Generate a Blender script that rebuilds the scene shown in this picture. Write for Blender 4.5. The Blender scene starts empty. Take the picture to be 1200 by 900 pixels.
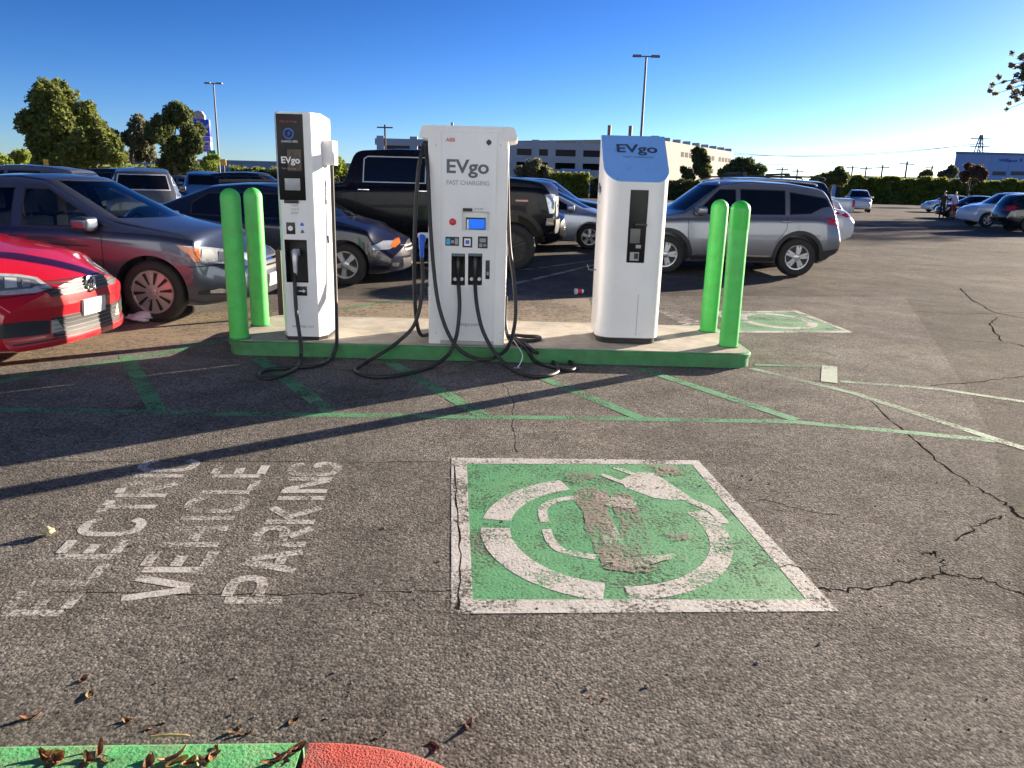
import bpy, bmesh, math, random
import numpy as np
from mathutils import Vector, Matrix
from mathutils.bvhtree import BVHTree
from mathutils.geometry import tessellate_polygon

random.seed(7); np.random.seed(7)
scn = bpy.context.scene
col = scn.collection
R = math.radians

# ------------------------------------------------------------------ camera
FPX, HZ, CAMH, ROLL = 890.0, 214.0, 1.55, 1.5        # focal length in photo pixels (1200 wide), horizon row, eye height, roll
pitch = math.atan((450 - HZ) / FPX)
cr = math.radians(ROLL)
C_FWD = Vector((0, math.cos(pitch), -math.sin(pitch)))
_r0 = Vector((1, 0, 0)); _u0 = Vector((0, math.sin(pitch), math.cos(pitch)))
C_R = _r0 * math.cos(cr) + _u0 * math.sin(cr)
C_U = -_r0 * math.sin(cr) + _u0 * math.cos(cr)
C_POS = Vector((0, 0, CAMH))
cam = bpy.data.cameras.new('camera')
cam.sensor_width = 36.0; cam.lens = FPX / 1200 * 36; cam.clip_start = 0.05; cam.clip_end = 5000
camo = bpy.data.objects.new('camera', cam); col.objects.link(camo)
M = Matrix((C_R, C_U, -C_FWD)).transposed().to_4x4(); M.translation = C_POS
camo.matrix_world = M
scn.camera = camo

# ------------------------------------------------------------------ sky, sun, exposure
SUN_AZ = math.atan2(0.61, 0.79)          # sun stands to the right and beyond the chargers
SUN_EL = R(13.0)
sun_dir = Vector((math.cos(SUN_AZ) * math.cos(SUN_EL), math.sin(SUN_AZ) * math.cos(SUN_EL), math.sin(SUN_EL)))
world = bpy.data.worlds.new('World'); scn.world = world; world.use_nodes = True
wn = world.node_tree.nodes; wl = world.node_tree.links
bg = wn['Background']
sky = wn.new('ShaderNodeTexSky'); sky.sky_type = 'NISHITA'; sky.sun_disc = False
sky.sun_elevation = SUN_EL; sky.sun_rotation = math.pi / 2 - SUN_AZ
sky.altitude = 0; sky.air_density = 0.65; sky.dust_density = 0.22; sky.ozone_density = 2.3
gm = wn.new('ShaderNodeGamma'); gm.inputs[1].default_value = 1.5
hs = wn.new('ShaderNodeHueSaturation'); hs.inputs['Saturation'].default_value = 1.08; hs.inputs['Value'].default_value = 10.0
tn = wn.new('ShaderNodeMixRGB'); tn.blend_type = 'MULTIPLY'; tn.inputs[0].default_value = 1; tn.inputs[2].default_value = (0.087, 0.0885, 0.101, 1)
wl.new(sky.outputs[0], tn.inputs[1]); wl.new(tn.outputs[0], gm.inputs[0]); wl.new(gm.outputs[0], hs.inputs['Color']); wl.new(hs.outputs[0], bg.inputs[0]); bg.inputs[1].default_value = 0.066
sl = bpy.data.lights.new('sun', 'SUN'); sl.energy = 5.0; sl.angle = R(0.5); sl.color = (1.0, 0.85, 0.68)
so = bpy.data.objects.new('sun', sl); col.objects.link(so)
so.rotation_euler = sun_dir.to_track_quat('Z', 'Y').to_euler(); so.location = (30, 25, 20)
scn.view_settings.view_transform = 'Standard'; scn.view_settings.look = 'None'
scn.view_settings.exposure = 1.86; scn.view_settings.gamma = 1.0
scn.view_settings.use_curve_mapping = False
scn.render.engine = 'CYCLES'
scn.render.resolution_x = 1024; scn.render.resolution_y = 768
scn.cycles.transparent_max_bounces = 24

# ------------------------------------------------------------------ photo pixel -> place
def ray(px, py):
    return (C_FWD * FPX + C_R * (px - 600) + C_U * (450 - py)).normalized()
def G(px, py, z=0.0):
    """point where the view through a photo pixel meets the level z"""
    d = ray(px, py); return C_POS + d * ((z - CAMH) / d.z)
def AT(px, py, Y):
    """point where the view through a photo pixel meets the upright plane y = Y"""
    d = ray(px, py); return C_POS + d * (Y / d.y)

# ------------------------------------------------------------------ materials
MATS = {}
def nodes_of(m):
    m.use_nodes = True; return m.node_tree.nodes, m.node_tree.links
def principled(name):
    m = bpy.data.materials.new(name); n, l = nodes_of(m); return m, n, l, n['Principled BSDF']
def setp(b, **k):
    names = {'rough': 'Roughness', 'metal': 'Metallic', 'coat': 'Coat Weight', 'coatr': 'Coat Roughness', 'spec': 'Specular IOR Level',
             'trans': 'Transmission Weight', 'ior': 'IOR', 'alpha': 'Alpha', 'sheen': 'Sheen Weight', 'emit': 'Emission Strength'}
    for a, v in k.items():
        if v is not None and names[a] in b.inputs: b.inputs[names[a]].default_value = v
def mat(name, c, rough=0.5, metal=0.0, var=0.12, scale=6.0, coat=0, coatr=0.05, bump=0.0, bscale=60.0, spec=None, emit=None, dirt=0.0, dirtc=(0.16, 0.13, 0.10)):
    """plain surface with uneven colour, roughness and, if asked, fine relief and dirt"""
    if name in MATS: return MATS[name]
    m, n, l, b = principled(name)
    setp(b, rough=rough, metal=metal, coat=coat, coatr=coatr, spec=spec)
    tc = n.new('ShaderNodeTexCoord')
    nz = n.new('ShaderNodeTexNoise'); nz.inputs['Scale'].default_value = scale; nz.inputs['Detail'].default_value = 6; nz.inputs['Roughness'].default_value = 0.62
    l.new(tc.outputs['Object'], nz.inputs['Vector'])
    rp = n.new('ShaderNodeValToRGB'); rp.color_ramp.elements[0].position = 0.3; rp.color_ramp.elements[1].position = 0.7
    rp.color_ramp.elements[0].color = (*[x * (1 - var) for x in c], 1); rp.color_ramp.elements[1].color = (*[min(1, x * (1 + var)) for x in c], 1)
    l.new(nz.outputs['Fac'], rp.inputs[0]); out = rp.outputs[0]
    if dirt > 0:
        n2 = n.new('ShaderNodeTexNoise'); n2.inputs['Scale'].default_value = scale * 0.55; n2.inputs['Detail'].default_value = 8; n2.inputs['Roughness'].default_value = 0.7
        l.new(tc.outputs['Object'], n2.inputs['Vector'])
        r2 = n.new('ShaderNodeValToRGB'); r2.color_ramp.elements[0].position = 0.45; r2.color_ramp.elements[1].position = 0.75
        r2.color_ramp.elements[0].color = (0, 0, 0, 1); r2.color_ramp.elements[1].color = (dirt, dirt, dirt, 1)
        l.new(n2.outputs['Fac'], r2.inputs[0])
        mx = n.new('ShaderNodeMixRGB'); l.new(r2.outputs[0], mx.inputs[0]); l.new(out, mx.inputs[1]); mx.inputs[2].default_value = (*dirtc, 1); out = mx.outputs[0]
    l.new(out, b.inputs['Base Color'])
    mr = n.new('ShaderNodeMapRange'); mr.inputs[3].default_value = max(0, rough - 0.06); mr.inputs[4].default_value = min(1, rough + 0.08)
    l.new(nz.outputs['Fac'], mr.inputs[0]); l.new(mr.outputs[0], b.inputs['Roughness'])
    if bump > 0:
        nb = n.new('ShaderNodeTexNoise'); nb.inputs['Scale'].default_value = bscale; nb.inputs['Detail'].default_value = 4
        l.new(tc.outputs['Object'], nb.inputs['Vector'])
        bp = n.new('ShaderNodeBump'); bp.inputs['Strength'].default_value = bump; bp.inputs['Distance'].default_value = 0.01
        l.new(nb.outputs['Fac'], bp.inputs['Height']); l.new(bp.outputs[0], b.inputs['Normal'])
    if emit:
        l.new(out, b.inputs['Emission Color']); b.inputs['Emission Strength'].default_value = emit
    MATS[name] = m; return m

def glass_mat(name, tint, reflect=0.06):
    if name in MATS: return MATS[name]
    m = bpy.data.materials.new(name); n, l = nodes_of(m); n.remove(n['Principled BSDF']); out = n['Material Output']
    tr = n.new('ShaderNodeBsdfTransparent'); tr.inputs[0].default_value = (*tint, 1)
    gl = n.new('ShaderNodeBsdfGlossy'); gl.inputs['Roughness'].default_value = 0.015; gl.inputs[0].default_value = (1, 1, 1, 1)
    fr = n.new('ShaderNodeFresnel'); fr.inputs[0].default_value = 1.5
    ms = n.new('ShaderNodeMixShader'); l.new(fr.outputs[0], ms.inputs[0]); l.new(tr.outputs[0], ms.inputs[1]); l.new(gl.outputs[0], ms.inputs[2])
    l.new(ms.outputs[0], out.inputs[0]); MATS[name] = m; return m

# ------------------------------------------------------------------ mesh helpers
def obj(name, bm_or_me, m=None, parent=None, smooth=None):
    if isinstance(bm_or_me, bmesh.types.BMesh):
        me = bpy.data.meshes.new(name); bm_or_me.to_mesh(me); bm_or_me.free()
    else: me = bm_or_me
    if m is not None:
        for x in (m if isinstance(m, (list, tuple)) else [m]): me.materials.append(x)
    o = bpy.data.objects.new(name, me); col.objects.link(o)
    if parent is not None: o.parent = parent
    if smooth is not None and len(me.polygons):
        me.polygons.foreach_set('use_smooth', [True] * len(me.polygons))
        if smooth < 179: me.set_sharp_from_angle(angle=R(smooth))
    return o
def tag(o, label, cat=None, group=None, kind=None):
    if label: o['label'] = label
    if cat: o['category'] = cat
    if group: o['group'] = group
    if kind: o['kind'] = kind
    return o
def empty(name, loc=(0, 0, 0), rz=0.0):
    o = bpy.data.objects.new(name, None); col.objects.link(o); o.location = loc; o.rotation_euler = (0, 0, rz); o.empty_display_size = 0.2; return o
def copy_tree(o, parent=None):
    c = o.copy(); col.objects.link(c); c.parent = parent
    for ch in list(o.children): copy_tree(ch, c)
    return c
def box(bm, x0, x1, y0, y1, z0, z1, bev=0.0, seg=2):
    vs = [bm.verts.new((x, y, z)) for z in (z0, z1) for y in (y0, y1) for x in (x0, x1)]
    fs = [bm.faces.new([vs[i] for i in q]) for q in ((0, 2, 3, 1), (4, 5, 7, 6), (0, 1, 5, 4), (1, 3, 7, 5), (3, 2, 6, 7), (2, 0, 4, 6))]
    if bev > 0:
        es = list({e for f in fs for e in f.edges})
        bmesh.ops.bevel(bm, geom=es, offset=bev, segments=seg, profile=0.6, affect='EDGES')
    return fs
def boxobj(name, x0, x1, y0, y1, z0, z1, m, parent=None, bev=0.0, seg=2):
    bm = bmesh.new(); box(bm, x0, x1, y0, y1, z0, z1, bev, seg); return obj(name, bm, m, parent, 35 if bev else None)
def frame_axes(d):
    d = Vector(d).normalized(); a = Vector((0, 0, 1)) if abs(d.z) < 0.9 else Vector((1, 0, 0))
    u = d.cross(a).normalized(); return u, d.cross(u).normalized()
def tube(bm, pts, rad, n=8, caps=True):
    pts = [Vector(p) for p in pts]; rs = rad if isinstance(rad, (list, tuple)) else [rad] * len(pts)
    rings = []; u = None
    for i, p in enumerate(pts):
        d = (pts[min(i + 1, len(pts) - 1)] - pts[max(i - 1, 0)])
        if d.length < 1e-9: d = Vector((0, 0, 1))
        d.normalize()
        if u is None: u, v = frame_axes(d)
        else:
            u = (u - d * u.dot(d)); u = u.normalized() if u.length > 1e-6 else frame_axes(d)[0]; v = d.cross(u)
        rings.append([bm.verts.new(p + (u * math.cos(2 * math.pi * k / n) + v * math.sin(2 * math.pi * k / n)) * rs[i]) for k in range(n)])
    for a, b in zip(rings[:-1], rings[1:]):
        for k in range(n): bm.faces.new((a[k], a[(k + 1) % n], b[(k + 1) % n], b[k]))
    if caps:
        bm.faces.new(rings[0][::-1]); bm.faces.new(rings[-1])
def smooth_path(pts, sub=8):
    P = [Vector(p) for p in pts]; out = []
    for i in range(len(P) - 1):
        p0 = P[max(i - 1, 0)]; p1 = P[i]; p2 = P[i + 1]; p3 = P[min(i + 2, len(P) - 1)]
        for k in range(sub):
            t = k / sub
            out.append(0.5 * ((2 * p1) + (p2 - p0) * t + (2 * p0 - 5 * p1 + 4 * p2 - p3) * t * t + (3 * p1 - p0 - 3 * p2 + p3) * t ** 3))
    out.append(P[-1]); return out
def lathe(bm, prof, n=24, axis='z', c=(0, 0, 0), close=True):
    """profile of (radius, height) turned about an axis"""
    rings = []
    for r, h in prof:
        ring = []
        for k in range(n):
            a = 2 * math.pi * k / n; x, y = r * math.cos(a), r * math.sin(a)
            p = {'z': (x, y, h), 'y': (x, h, y), 'x': (h, x, y)}[axis]
            ring.append(bm.verts.new((p[0] + c[0], p[1] + c[1], p[2] + c[2])))
        rings.append(ring)
    for a, b in zip(rings[:-1], rings[1:]):
        for k in range(n): bm.faces.new((a[k], a[(k + 1) % n], b[(k + 1) % n], b[k]))
    if close:
        bm.faces.new(rings[0][::-1]); bm.faces.new(rings[-1])
    bmesh.ops.recalc_face_normals(bm, faces=bm.faces[:])
def prism(bm, poly, h, axis='z', base=0.0):
    """polygon of (u, v) pushed along an axis from base to base+h"""
    def P(u, v, w): return {'z': (u, v, w), 'y': (u, w, v), 'x': (w, u, v)}[axis]
    a = [bm.verts.new(P(u, v, base)) for u, v in poly]; b = [bm.verts.new(P(u, v, base + h)) for u, v in poly]
    n = len(poly); bm.faces.new(a[::-1]); bm.faces.new(b)
    for k in range(n): bm.faces.new((a[k], a[(k + 1) % n], b[(k + 1) % n], b[k]))
    bmesh.ops.recalc_face_normals(bm, faces=bm.faces[:])
def rrect(x0, x1, y0, y1, r, seg=5, rs=None):
    """rounded rectangle; rs = radii of the corners (x0,y0) (x1,y0) (x1,y1) (x0,y1)"""
    rs = rs or (r, r, r, r); out = []
    for (cx, cy, a0), q in zip(((x0, y0, 180), (x1, y0, 270), (x1, y1, 0), (x0, y1, 90)), rs):
        ox = cx + q if cx == x0 else cx - q; oy = cy + q if cy == y0 else cy - q
        for k in range(seg + 1):
            a = R(a0 + 90 * k / seg); out.append((ox + q * math.cos(a), oy + q * math.sin(a)))
    return out
def flat(bm, pts):
    return bm.faces.new([bm.verts.new(p) for p in pts])
def text_mesh(body, size, bold=0.0, extrude=0.0015, align='CENTER', spacing=1.0):
    cu = bpy.data.curves.new('lettering', 'FONT'); cu.body = body; cu.size = size; cu.offset = bold; cu.extrude = extrude
    cu.align_x = align; cu.align_y = 'CENTER'; cu.space_character = spacing; cu.resolution_u = 3
    o = bpy.data.objects.new('lettering', cu); col.objects.link(o)
    me = bpy.data.meshes.new_from_object(o.evaluated_get(bpy.context.evaluated_depsgraph_get()))
    bpy.data.objects.remove(o); bpy.data.curves.remove(cu); return me
def text_obj(name, body, size, loc, m, parent, rot=(R(90), 0, 0), bold=0.0, width=None, extrude=0.0015, spacing=1.0):
    me = text_mesh(body, size, bold, extrude, spacing=spacing)
    if width and len(me.vertices):
        xs = [v.co.x for v in me.vertices]; w = max(xs) - min(xs)
        for v in me.vertices: v.co.x *= width / w
    o = obj(name, me, m, parent); o.location = loc; o.rotation_euler = rot; return o
# ------------------------------------------------------------------ ground materials
def asphalt_mat(name, c0, c1, bump=1.0, seal=0.0):
    m, n, l, b = principled(name)
    geo = n.new('ShaderNodeNewGeometry'); pos = geo.outputs['Position']
    def noise(s, d=5, r=0.6):
        x = n.new('ShaderNodeTexNoise'); x.inputs['Scale'].default_value = s; x.inputs['Detail'].default_value = d; x.inputs['Roughness'].default_value = r
        l.new(pos, x.inputs['Vector']); return x.outputs['Fac']
    def ramp(f, p0, a, p1, bb):
        x = n.new('ShaderNodeValToRGB'); x.color_ramp.elements[0].position = p0; x.color_ramp.elements[1].position = p1
        x.color_ramp.elements[0].color = (*a, 1); x.color_ramp.elements[1].color = (*bb, 1); l.new(f, x.inputs[0]); return x.outputs[0]
    def mix(t, f, a, bb):
        x = n.new('ShaderNodeMixRGB'); x.blend_type = t
        for i, s in ((0, f), (1, a), (2, bb)):
            if hasattr(s, 'is_linked'): l.new(s, x.inputs[i])
            else: x.inputs[i].default_value = s if i == 0 else (*s, 1)
        return x.outputs[0]
    big = ramp(noise(0.42, 6, 0.62), 0.34, c0, 0.66, c1)
    big = mix('MULTIPLY', 1.0, big, ramp(noise(0.16, 3, 0.55), 0.35, (0.82, 0.80, 0.78), 0.65, (1.14, 1.13, 1.12)))
    big = mix('MIX', ramp(noise(0.31, 5, 0.6), 0.54, (0, 0, 0), 0.68, (0.55, 0.55, 0.55)), big, (c1[0] * 1.18, c1[1] * 1.12, c1[2] * 1.03))
    mid = ramp(noise(2.3, 8, 0.72), 0.30, (0.66, 0.64, 0.62), 0.72, (1.28, 1.27, 1.24))
    c = mix('MULTIPLY', 1.0, big, mid)
    vo = n.new('ShaderNodeTexVoronoi'); vo.inputs['Scale'].default_value = 88; vo.inputs['Randomness'].default_value = 1.0; l.new(pos, vo.inputs['Vector'])
    sep = n.new('ShaderNodeSeparateColor'); l.new(vo.outputs['Color'], sep.inputs[0])
    stones = ramp(sep.outputs[0], 0.15, (0.66, 0.65, 0.64), 0.98, (1.5, 1.46, 1.40))
    c = mix('MULTIPLY', 1.0, c, stones)
    v2 = n.new('ShaderNodeTexVoronoi'); v2.inputs['Scale'].default_value = 170; l.new(pos, v2.inputs['Vector'])
    s2 = n.new('ShaderNodeSeparateColor'); l.new(v2.outputs['Color'], s2.inputs[0])
    c = mix('MULTIPLY', 1.0, c, ramp(s2.outputs[1], 0.1, (0.7, 0.7, 0.7), 0.95, (1.4, 1.4, 1.38)))
    # brown oil and soil stains of their own shape
    st = ramp(noise(0.9, 8, 0.72), 0.58, (0, 0, 0), 0.72, (0.42, 0.42, 0.42))
    c = mix('MIX', st, c, (0.115, 0.092, 0.070))
    ol = ramp(noise(1.7, 4, 0.5), 0.64, (0, 0, 0), 0.74, (0.6, 0.6, 0.6))
    c = mix('MIX', ol, c, (0.035, 0.032, 0.030))
    l.new(c, b.inputs['Base Color']); setp(b, rough=0.9, spec=0.03)
    # relief: pebbles of uneven height between pits
    def ma(op, x, y, z=None):
        q = n.new('ShaderNodeMath'); q.operation = op
        for i, v in enumerate((x, y, z)):
            if v is None: continue
            if hasattr(v, 'is_linked'): l.new(v, q.inputs[i])
            else: q.inputs[i].default_value = v
        return q.outputs[0]
    vs = n.new('ShaderNodeTexVoronoi'); vs.feature = 'SMOOTH_F1'; vs.inputs['Scale'].default_value = 88; vs.inputs['Smoothness'].default_value = 0.35; l.new(pos, vs.inputs['Vector'])
    h = ma('MULTIPLY', vs.outputs['Distance'], -0.9)
    h = ma('MULTIPLY_ADD', sep.outputs[1], 0.22, h)
    h = ma('MULTIPLY_ADD', noise(60, 5, 0.72), 1.5, h)
    h = ma('MULTIPLY_ADD', noise(9, 3, 0.5), 0.8, h)
    class _H: pass
    h4 = _H(); h4.outputs = [h]
    bp = n.new('ShaderNodeBump'); bp.inputs['Strength'].default_value = bump; bp.inputs['Distance'].default_value = 0.0065
    um = n.new('ShaderNodeMapRange'); um.inputs[1].default_value = 0.36; um.inputs[2].default_value = 0.64; um.inputs[3].default_value = bump * 0.35; um.inputs[4].default_value = bump * 1.15; l.new(noise(0.8, 4, 0.6), um.inputs[0]); l.new(um.outputs[0], bp.inputs['Strength'])
    l.new(h4.outputs[0], bp.inputs['Height']); l.new(bp.outputs[0], b.inputs['Normal'])
    MATS[name] = m; return m
ASPH = asphalt_mat('asphalt', (0.104, 0.100, 0.094), (0.146, 0.141, 0.133), 0.65)
ASPH_DARK = asphalt_mat('asphalt_sealed', (0.132, 0.129, 0.125), (0.198, 0.193, 0.187), 0.7)

def paint_mat(name, c, wear=0.5, scale=9.0, under=None):
    """road paint worn through to the asphalt below"""
    if name in MATS: return MATS[name]
    m, n, l, b = principled(name); out = n['Material Output']
    pos = n.new('ShaderNodeNewGeometry').outputs['Position']
    def noise(s, d, r):
        x = n.new('ShaderNodeTexNoise'); x.inputs['Scale'].default_value = s; x.inputs['Detail'].default_value = d; x.inputs['Roughness'].default_value = r; l.new(pos, x.inputs['Vector']); return x.outputs['Fac']
    a = noise(scale * 9, 6, 0.75); bb = noise(scale * 0.35, 6, 0.66)
    ad = n.new('ShaderNodeMath'); ad.operation = 'MULTIPLY_ADD'; l.new(bb, ad.inputs[0]); ad.inputs[1].default_value = 1.0; l.new(a, ad.inputs[2])
    vo = n.new('ShaderNodeTexVoronoi'); vo.inputs['Scale'].default_value = 58; l.new(pos, vo.inputs['Vector'])
    a2 = n.new('ShaderNodeMath'); a2.operation = 'MULTIPLY_ADD'; l.new(vo.outputs['Distance'], a2.inputs[0]); a2.inputs[1].default_value = -0.22; l.new(ad.outputs[0], a2.inputs[2])
    th = n.new('ShaderNodeMapRange'); t0 = 0.52 + 0.52 * wear
    th.inputs[1].default_value = t0 - 0.07; th.inputs[2].default_value = t0 + 0.12; l.new(a2.outputs[0], th.inputs[0])
    rp = n.new('ShaderNodeValToRGB'); rp.color_ramp.elements[0].position = 0.25; rp.color_ramp.elements[1].position = 0.75
    rp.color_ramp.elements[0].color = (*[x * 0.72 for x in c], 1); rp.color_ramp.elements[1].color = (*[min(1, x * 1.12) for x in c], 1)
    l.new(noise(scale * 2.2, 6, 0.7), rp.inputs[0])
    fd = n.new('ShaderNodeMixRGB'); fr_ = n.new('ShaderNodeMapRange'); fr_.inputs[1].default_value = 0.45; fr_.inputs[2].default_value = 0.68; fr_.inputs[4].default_value = 0.55; l.new(noise(scale * 0.16, 4, 0.6), fr_.inputs[0]); l.new(fr_.outputs[0], fd.inputs[0]); l.new(rp.outputs[0], fd.inputs[1]); fd.inputs[2].default_value = (c[0] * 0.8 + 0.07, c[1] * 0.8 + 0.055, c[2] * 0.8 + 0.035, 1); l.new(fd.outputs[0], b.inputs['Base Color']); setp(b, rough=0.72)
    bp = n.new('ShaderNodeBump'); bp.inputs['Strength'].default_value = 0.6; bp.inputs['Distance'].default_value = 0.006; l.new(a2.outputs[0], bp.inputs['Height']); l.new(bp.outputs[0], b.inputs['Normal'])
    tr = n.new('ShaderNodeBsdfTransparent'); ms = n.new('ShaderNodeMixShader')
    l.new(th.outputs[0], ms.inputs[0]); l.new(tr.outputs[0], ms.inputs[1]); l.new(b.outputs[0], ms.inputs[2]); l.new(ms.outputs[0], out.inputs[0])
    MATS[name] = m; return m
PWHITE = paint_mat('road_paint_white', (0.52, 0.50, 0.47), 0.50, 9)
PWHITE_W = paint_mat('road_paint_white_worn', (0.50, 0.48, 0.45), 0.60, 9)
PGREEN = paint_mat('road_paint_green', (0.075, 0.28, 0.125), 0.52, 8)
PGREEN_B = paint_mat('road_paint_green_panel', (0.075, 0.30, 0.125), 0.44, 8)
PGREEN_P = paint_mat('road_paint_green_pale', (0.22, 0.34, 0.22), 0.60, 8)
PBROWN = paint_mat('road_paint_scraped', (0.24, 0.20, 0.165), 0.62, 7)
CRACK = mat('crack_dark', (0.020, 0.018, 0.016), 1.0, spec=0.0)

# ------------------------------------------------------------------ ground
def struct(name, bm, m, label=None, parent=None):
    o = obj(name, bm, m, parent)
    if parent is None: o['kind'] = 'structure'
    if label: o['label'] = label
    return o
bm = bmesh.new(); S = 3500
flat(bm, [(-S, -S, 0), (S, -S, 0), (S, S, 0), (-S, S, 0)])
ground = struct('ground', bm, ASPH, 'grey brown coarse asphalt of the parking lot')
bm = bmesh.new()
pp = [G(-60, 346), G(600, 346), G(1060, 348), G(1096, 400), G(1140, 468), G(1166, 520), G(1180, 600), G(1190, 720), G(1215, 900), G(1215, 1100), G(-200, 1100), G(-200, 560)]
flat(bm, [(p.x, p.y, 0.0012) for p in pp])
struct('asphalt_patch', bm, ASPH_DARK, 'darker resealed asphalt patch around the charging island')

def strip(bm, pts, w, z):
    pts = [Vector((p[0], p[1], z)) for p in pts]; L, Rr = [], []
    for i, p in enumerate(pts):
        d = (pts[min(i + 1, len(pts) - 1)] - pts[max(i - 1, 0)]); d.z = 0; d.normalize(); nn = Vector((-d.y, d.x, 0))
        ww = w[i] if isinstance(w, (list, tuple)) else w
        L.append(bm.verts.new(p + nn * ww / 2)); Rr.append(bm.verts.new(p - nn * ww / 2))
    for i in range(len(pts) - 1): bm.faces.new((L[i], Rr[i], Rr[i + 1], L[i + 1]))
def gl(*px): return [tuple(G(*p))[:2] for p in px]
def stripe(name, pts, w, m, label, z=0.0024):
    bm = bmesh.new(); strip(bm, pts, w, z); return struct(name, bm, m, label)
stripe('painted_line', gl((-40, 479.5), (330, 486), (700, 490.5), (930, 494.5), (1165, 516.5)), 0.085, PGREEN, 'long green painted line closing the hatched zone before the island')
stripe('painted_line', gl((-40, 455), (0, 447.5), (207, 411), (268, 397.5)), 0.10, PGREEN, 'green painted line running obliquely past the red car to the island')
for i, (a, b) in enumerate([((148, 418), (185, 482)), ((303, 420), (387, 483)), ((452, 422), (566, 487)), ((628, 440), (752, 491)), ((750, 432), (933, 492.5))]):
    stripe('painted_stripe', gl(a, b), 0.115 if i < 3 else 0.10, PGREEN, 'oblique green hatching stripe before the charging island', 0.0034)['group'] = 'green hatching stripes'
stripe('painted_line', gl((880, 432), (1000, 461), (1175, 518), (1230, 535)), 0.085, PGREEN_P, 'pale worn line leading off the right end of the island', 0.0034)
stripe('painted_line', gl((884, 428), (968, 430.5)), 0.07, PGREEN, 'short green painted line at the right end of the island', 0.0044)
stripe('painted_line', gl((985, 447), (1100, 456), (1240, 477)), 0.075, PGREEN_P, 'faint pale line crossing the open asphalt')
stripe('painted_tick', gl((972, 429.5), (971.5, 448.5)), 0.13, paint_mat('road_paint_tick', (0.40, 0.46, 0.36), 0.30, 8), 'short pale green tick mark on the asphalt', 0.0050)
stripe('painted_line', gl((395, 363), (482, 349.5)), 0.10, PGREEN, 'green painted line behind the charging island')
stripe('painted_line', gl((600, 333), (665, 318), (700, 309.5)), 0.10, PWHITE_W, 'white bay line beside the black pickup')
stripe('painted_line', gl((560, 322), (640, 313), (700, 304.5)), 0.10, PWHITE_W, 'white bay line ahead of the black pickup')

# stencilled words: stroke font on a 4 x 6 cell, mapped onto quads of the ground
FONT = {'E': [[(0, 0), (0, 6)], [(.75, 0), (4, 0)], [(.75, 3), (3, 3)], [(.75, 6), (4, 6)]], 'L': [[(0, 0), (0, 6)], [(.75, 0), (4, 0)]],
        'C': [[(4, 1.2), (3, 0), (1, 0), (0, 1.4), (0, 4.6), (1, 6), (3, 6), (4, 4.8)]], 'T': [[(0, 6), (1.5, 6)], [(2.5, 6), (4, 6)], [(2, 0), (2, 6)]],
        'R': [[(0, 0), (0, 6)], [(.75, 6), (3, 6), (4, 5.2), (4, 3.8), (3, 3), (.75, 3)], [(1.9, 2.3), (4, 0)]], 'I': [[(1.2, 0), (1.2, 6)]],
        'V': [[(0, 6), (1.75, 0.2)], [(2.25, 0.2), (4, 6)]], 'H': [[(0, 0), (0, 6)], [(4, 0), (4, 6)], [(.75, 3), (3.3, 3)]],
        'P': [[(0, 0), (0, 6)], [(.75, 6), (3, 6), (4, 5.2), (4, 3.6), (3, 2.8), (.75, 2.8)]], 'A': [[(0, 0), (1.75, 6)], [(2.25, 6), (4, 0)], [(1.3, 2), (2.8, 2)]],
        'K': [[(0, 0), (0, 6)], [(.9, 3), (4, 6)], [(1.6, 2.8), (4, 0)]], 'N': [[(0, 0), (0, 6)], [(.5, 5.6), (3.5, .4)], [(4, 0), (4, 6)]],
        'G': [[(4, 4.8), (3, 6), (1, 6), (0, 4.6), (0, 1.4), (1, 0), (3, 0), (4, 1.2), (4, 2.7), (2.5, 2.7)]]}
ADV = {'I': 3.4}
def word_on_ground(word, quad, m, label, z=0.0024, sw=1.2, flip=False):
    """quad = ground points: start-top, start-bottom, end-top, end-bottom of the line of letters"""
    st, sb, et, eb = [Vector((*p[:2], z)) for p in quad]
    tot = sum(ADV.get(c, 5.7) for c in word) - 1.4
    bm = bmesh.new(); x = 0.0
    def Q(u, v):
        a = st.lerp(et, u); b = sb.lerp(eb, u); return b.lerp(a, v)
    for c in word:
        for k, pl in enumerate(FONT[c]):
            pts = [Vector(p) for p in (smooth_path([(*p, 0) for p in pl], 3) if len(pl) > 3 else [(*p, 0) for p in pl])]
            Lf, Rt = [], []
            for i, p in enumerate(pts):
                d = (pts[min(i + 1, len(pts) - 1)] - pts[max(i - 1, 0)]); d.z = 0; d.normalize(); nn = Vector((-d.y, d.x, 0)) * sw / 2
                for lst, q in ((Lf, p + nn), (Rt, p - nn)):
                    w = Q((x + q.x) / tot, q.y / 6.0); lst.append(bm.verts.new((w.x, w.y, z + 0.0004 * k)))
            for i in range(len(pts) - 1): bm.faces.new((Lf[i], Rt[i], Rt[i + 1], Lf[i + 1]))
        x += ADV.get(c, 5.7)
    return struct('painted_lettering', bm, m, label)
word_on_ground('ELECTRIC', gl((4, 719), (72, 719), (176, 539), (232, 539)), PWHITE_W, 'worn white stencilled word ELECTRIC on the asphalt')
word_on_ground('VEHICLE', gl((142, 702), (218, 702), (259, 545), (312, 545)), PWHITE_W, 'worn white stencilled word VEHICLE on the asphalt')
word_on_ground('PARKING', gl((263, 704), (331, 704), (347, 543), (397, 543)), PWHITE_W, 'worn white stencilled word PARKING on the asphalt')
word_on_ground('PARKING', gl((833, 384), (806, 384), (790, 364), (770, 364)), PWHITE_W, 'faint white lettering beyond the charging island')

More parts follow.
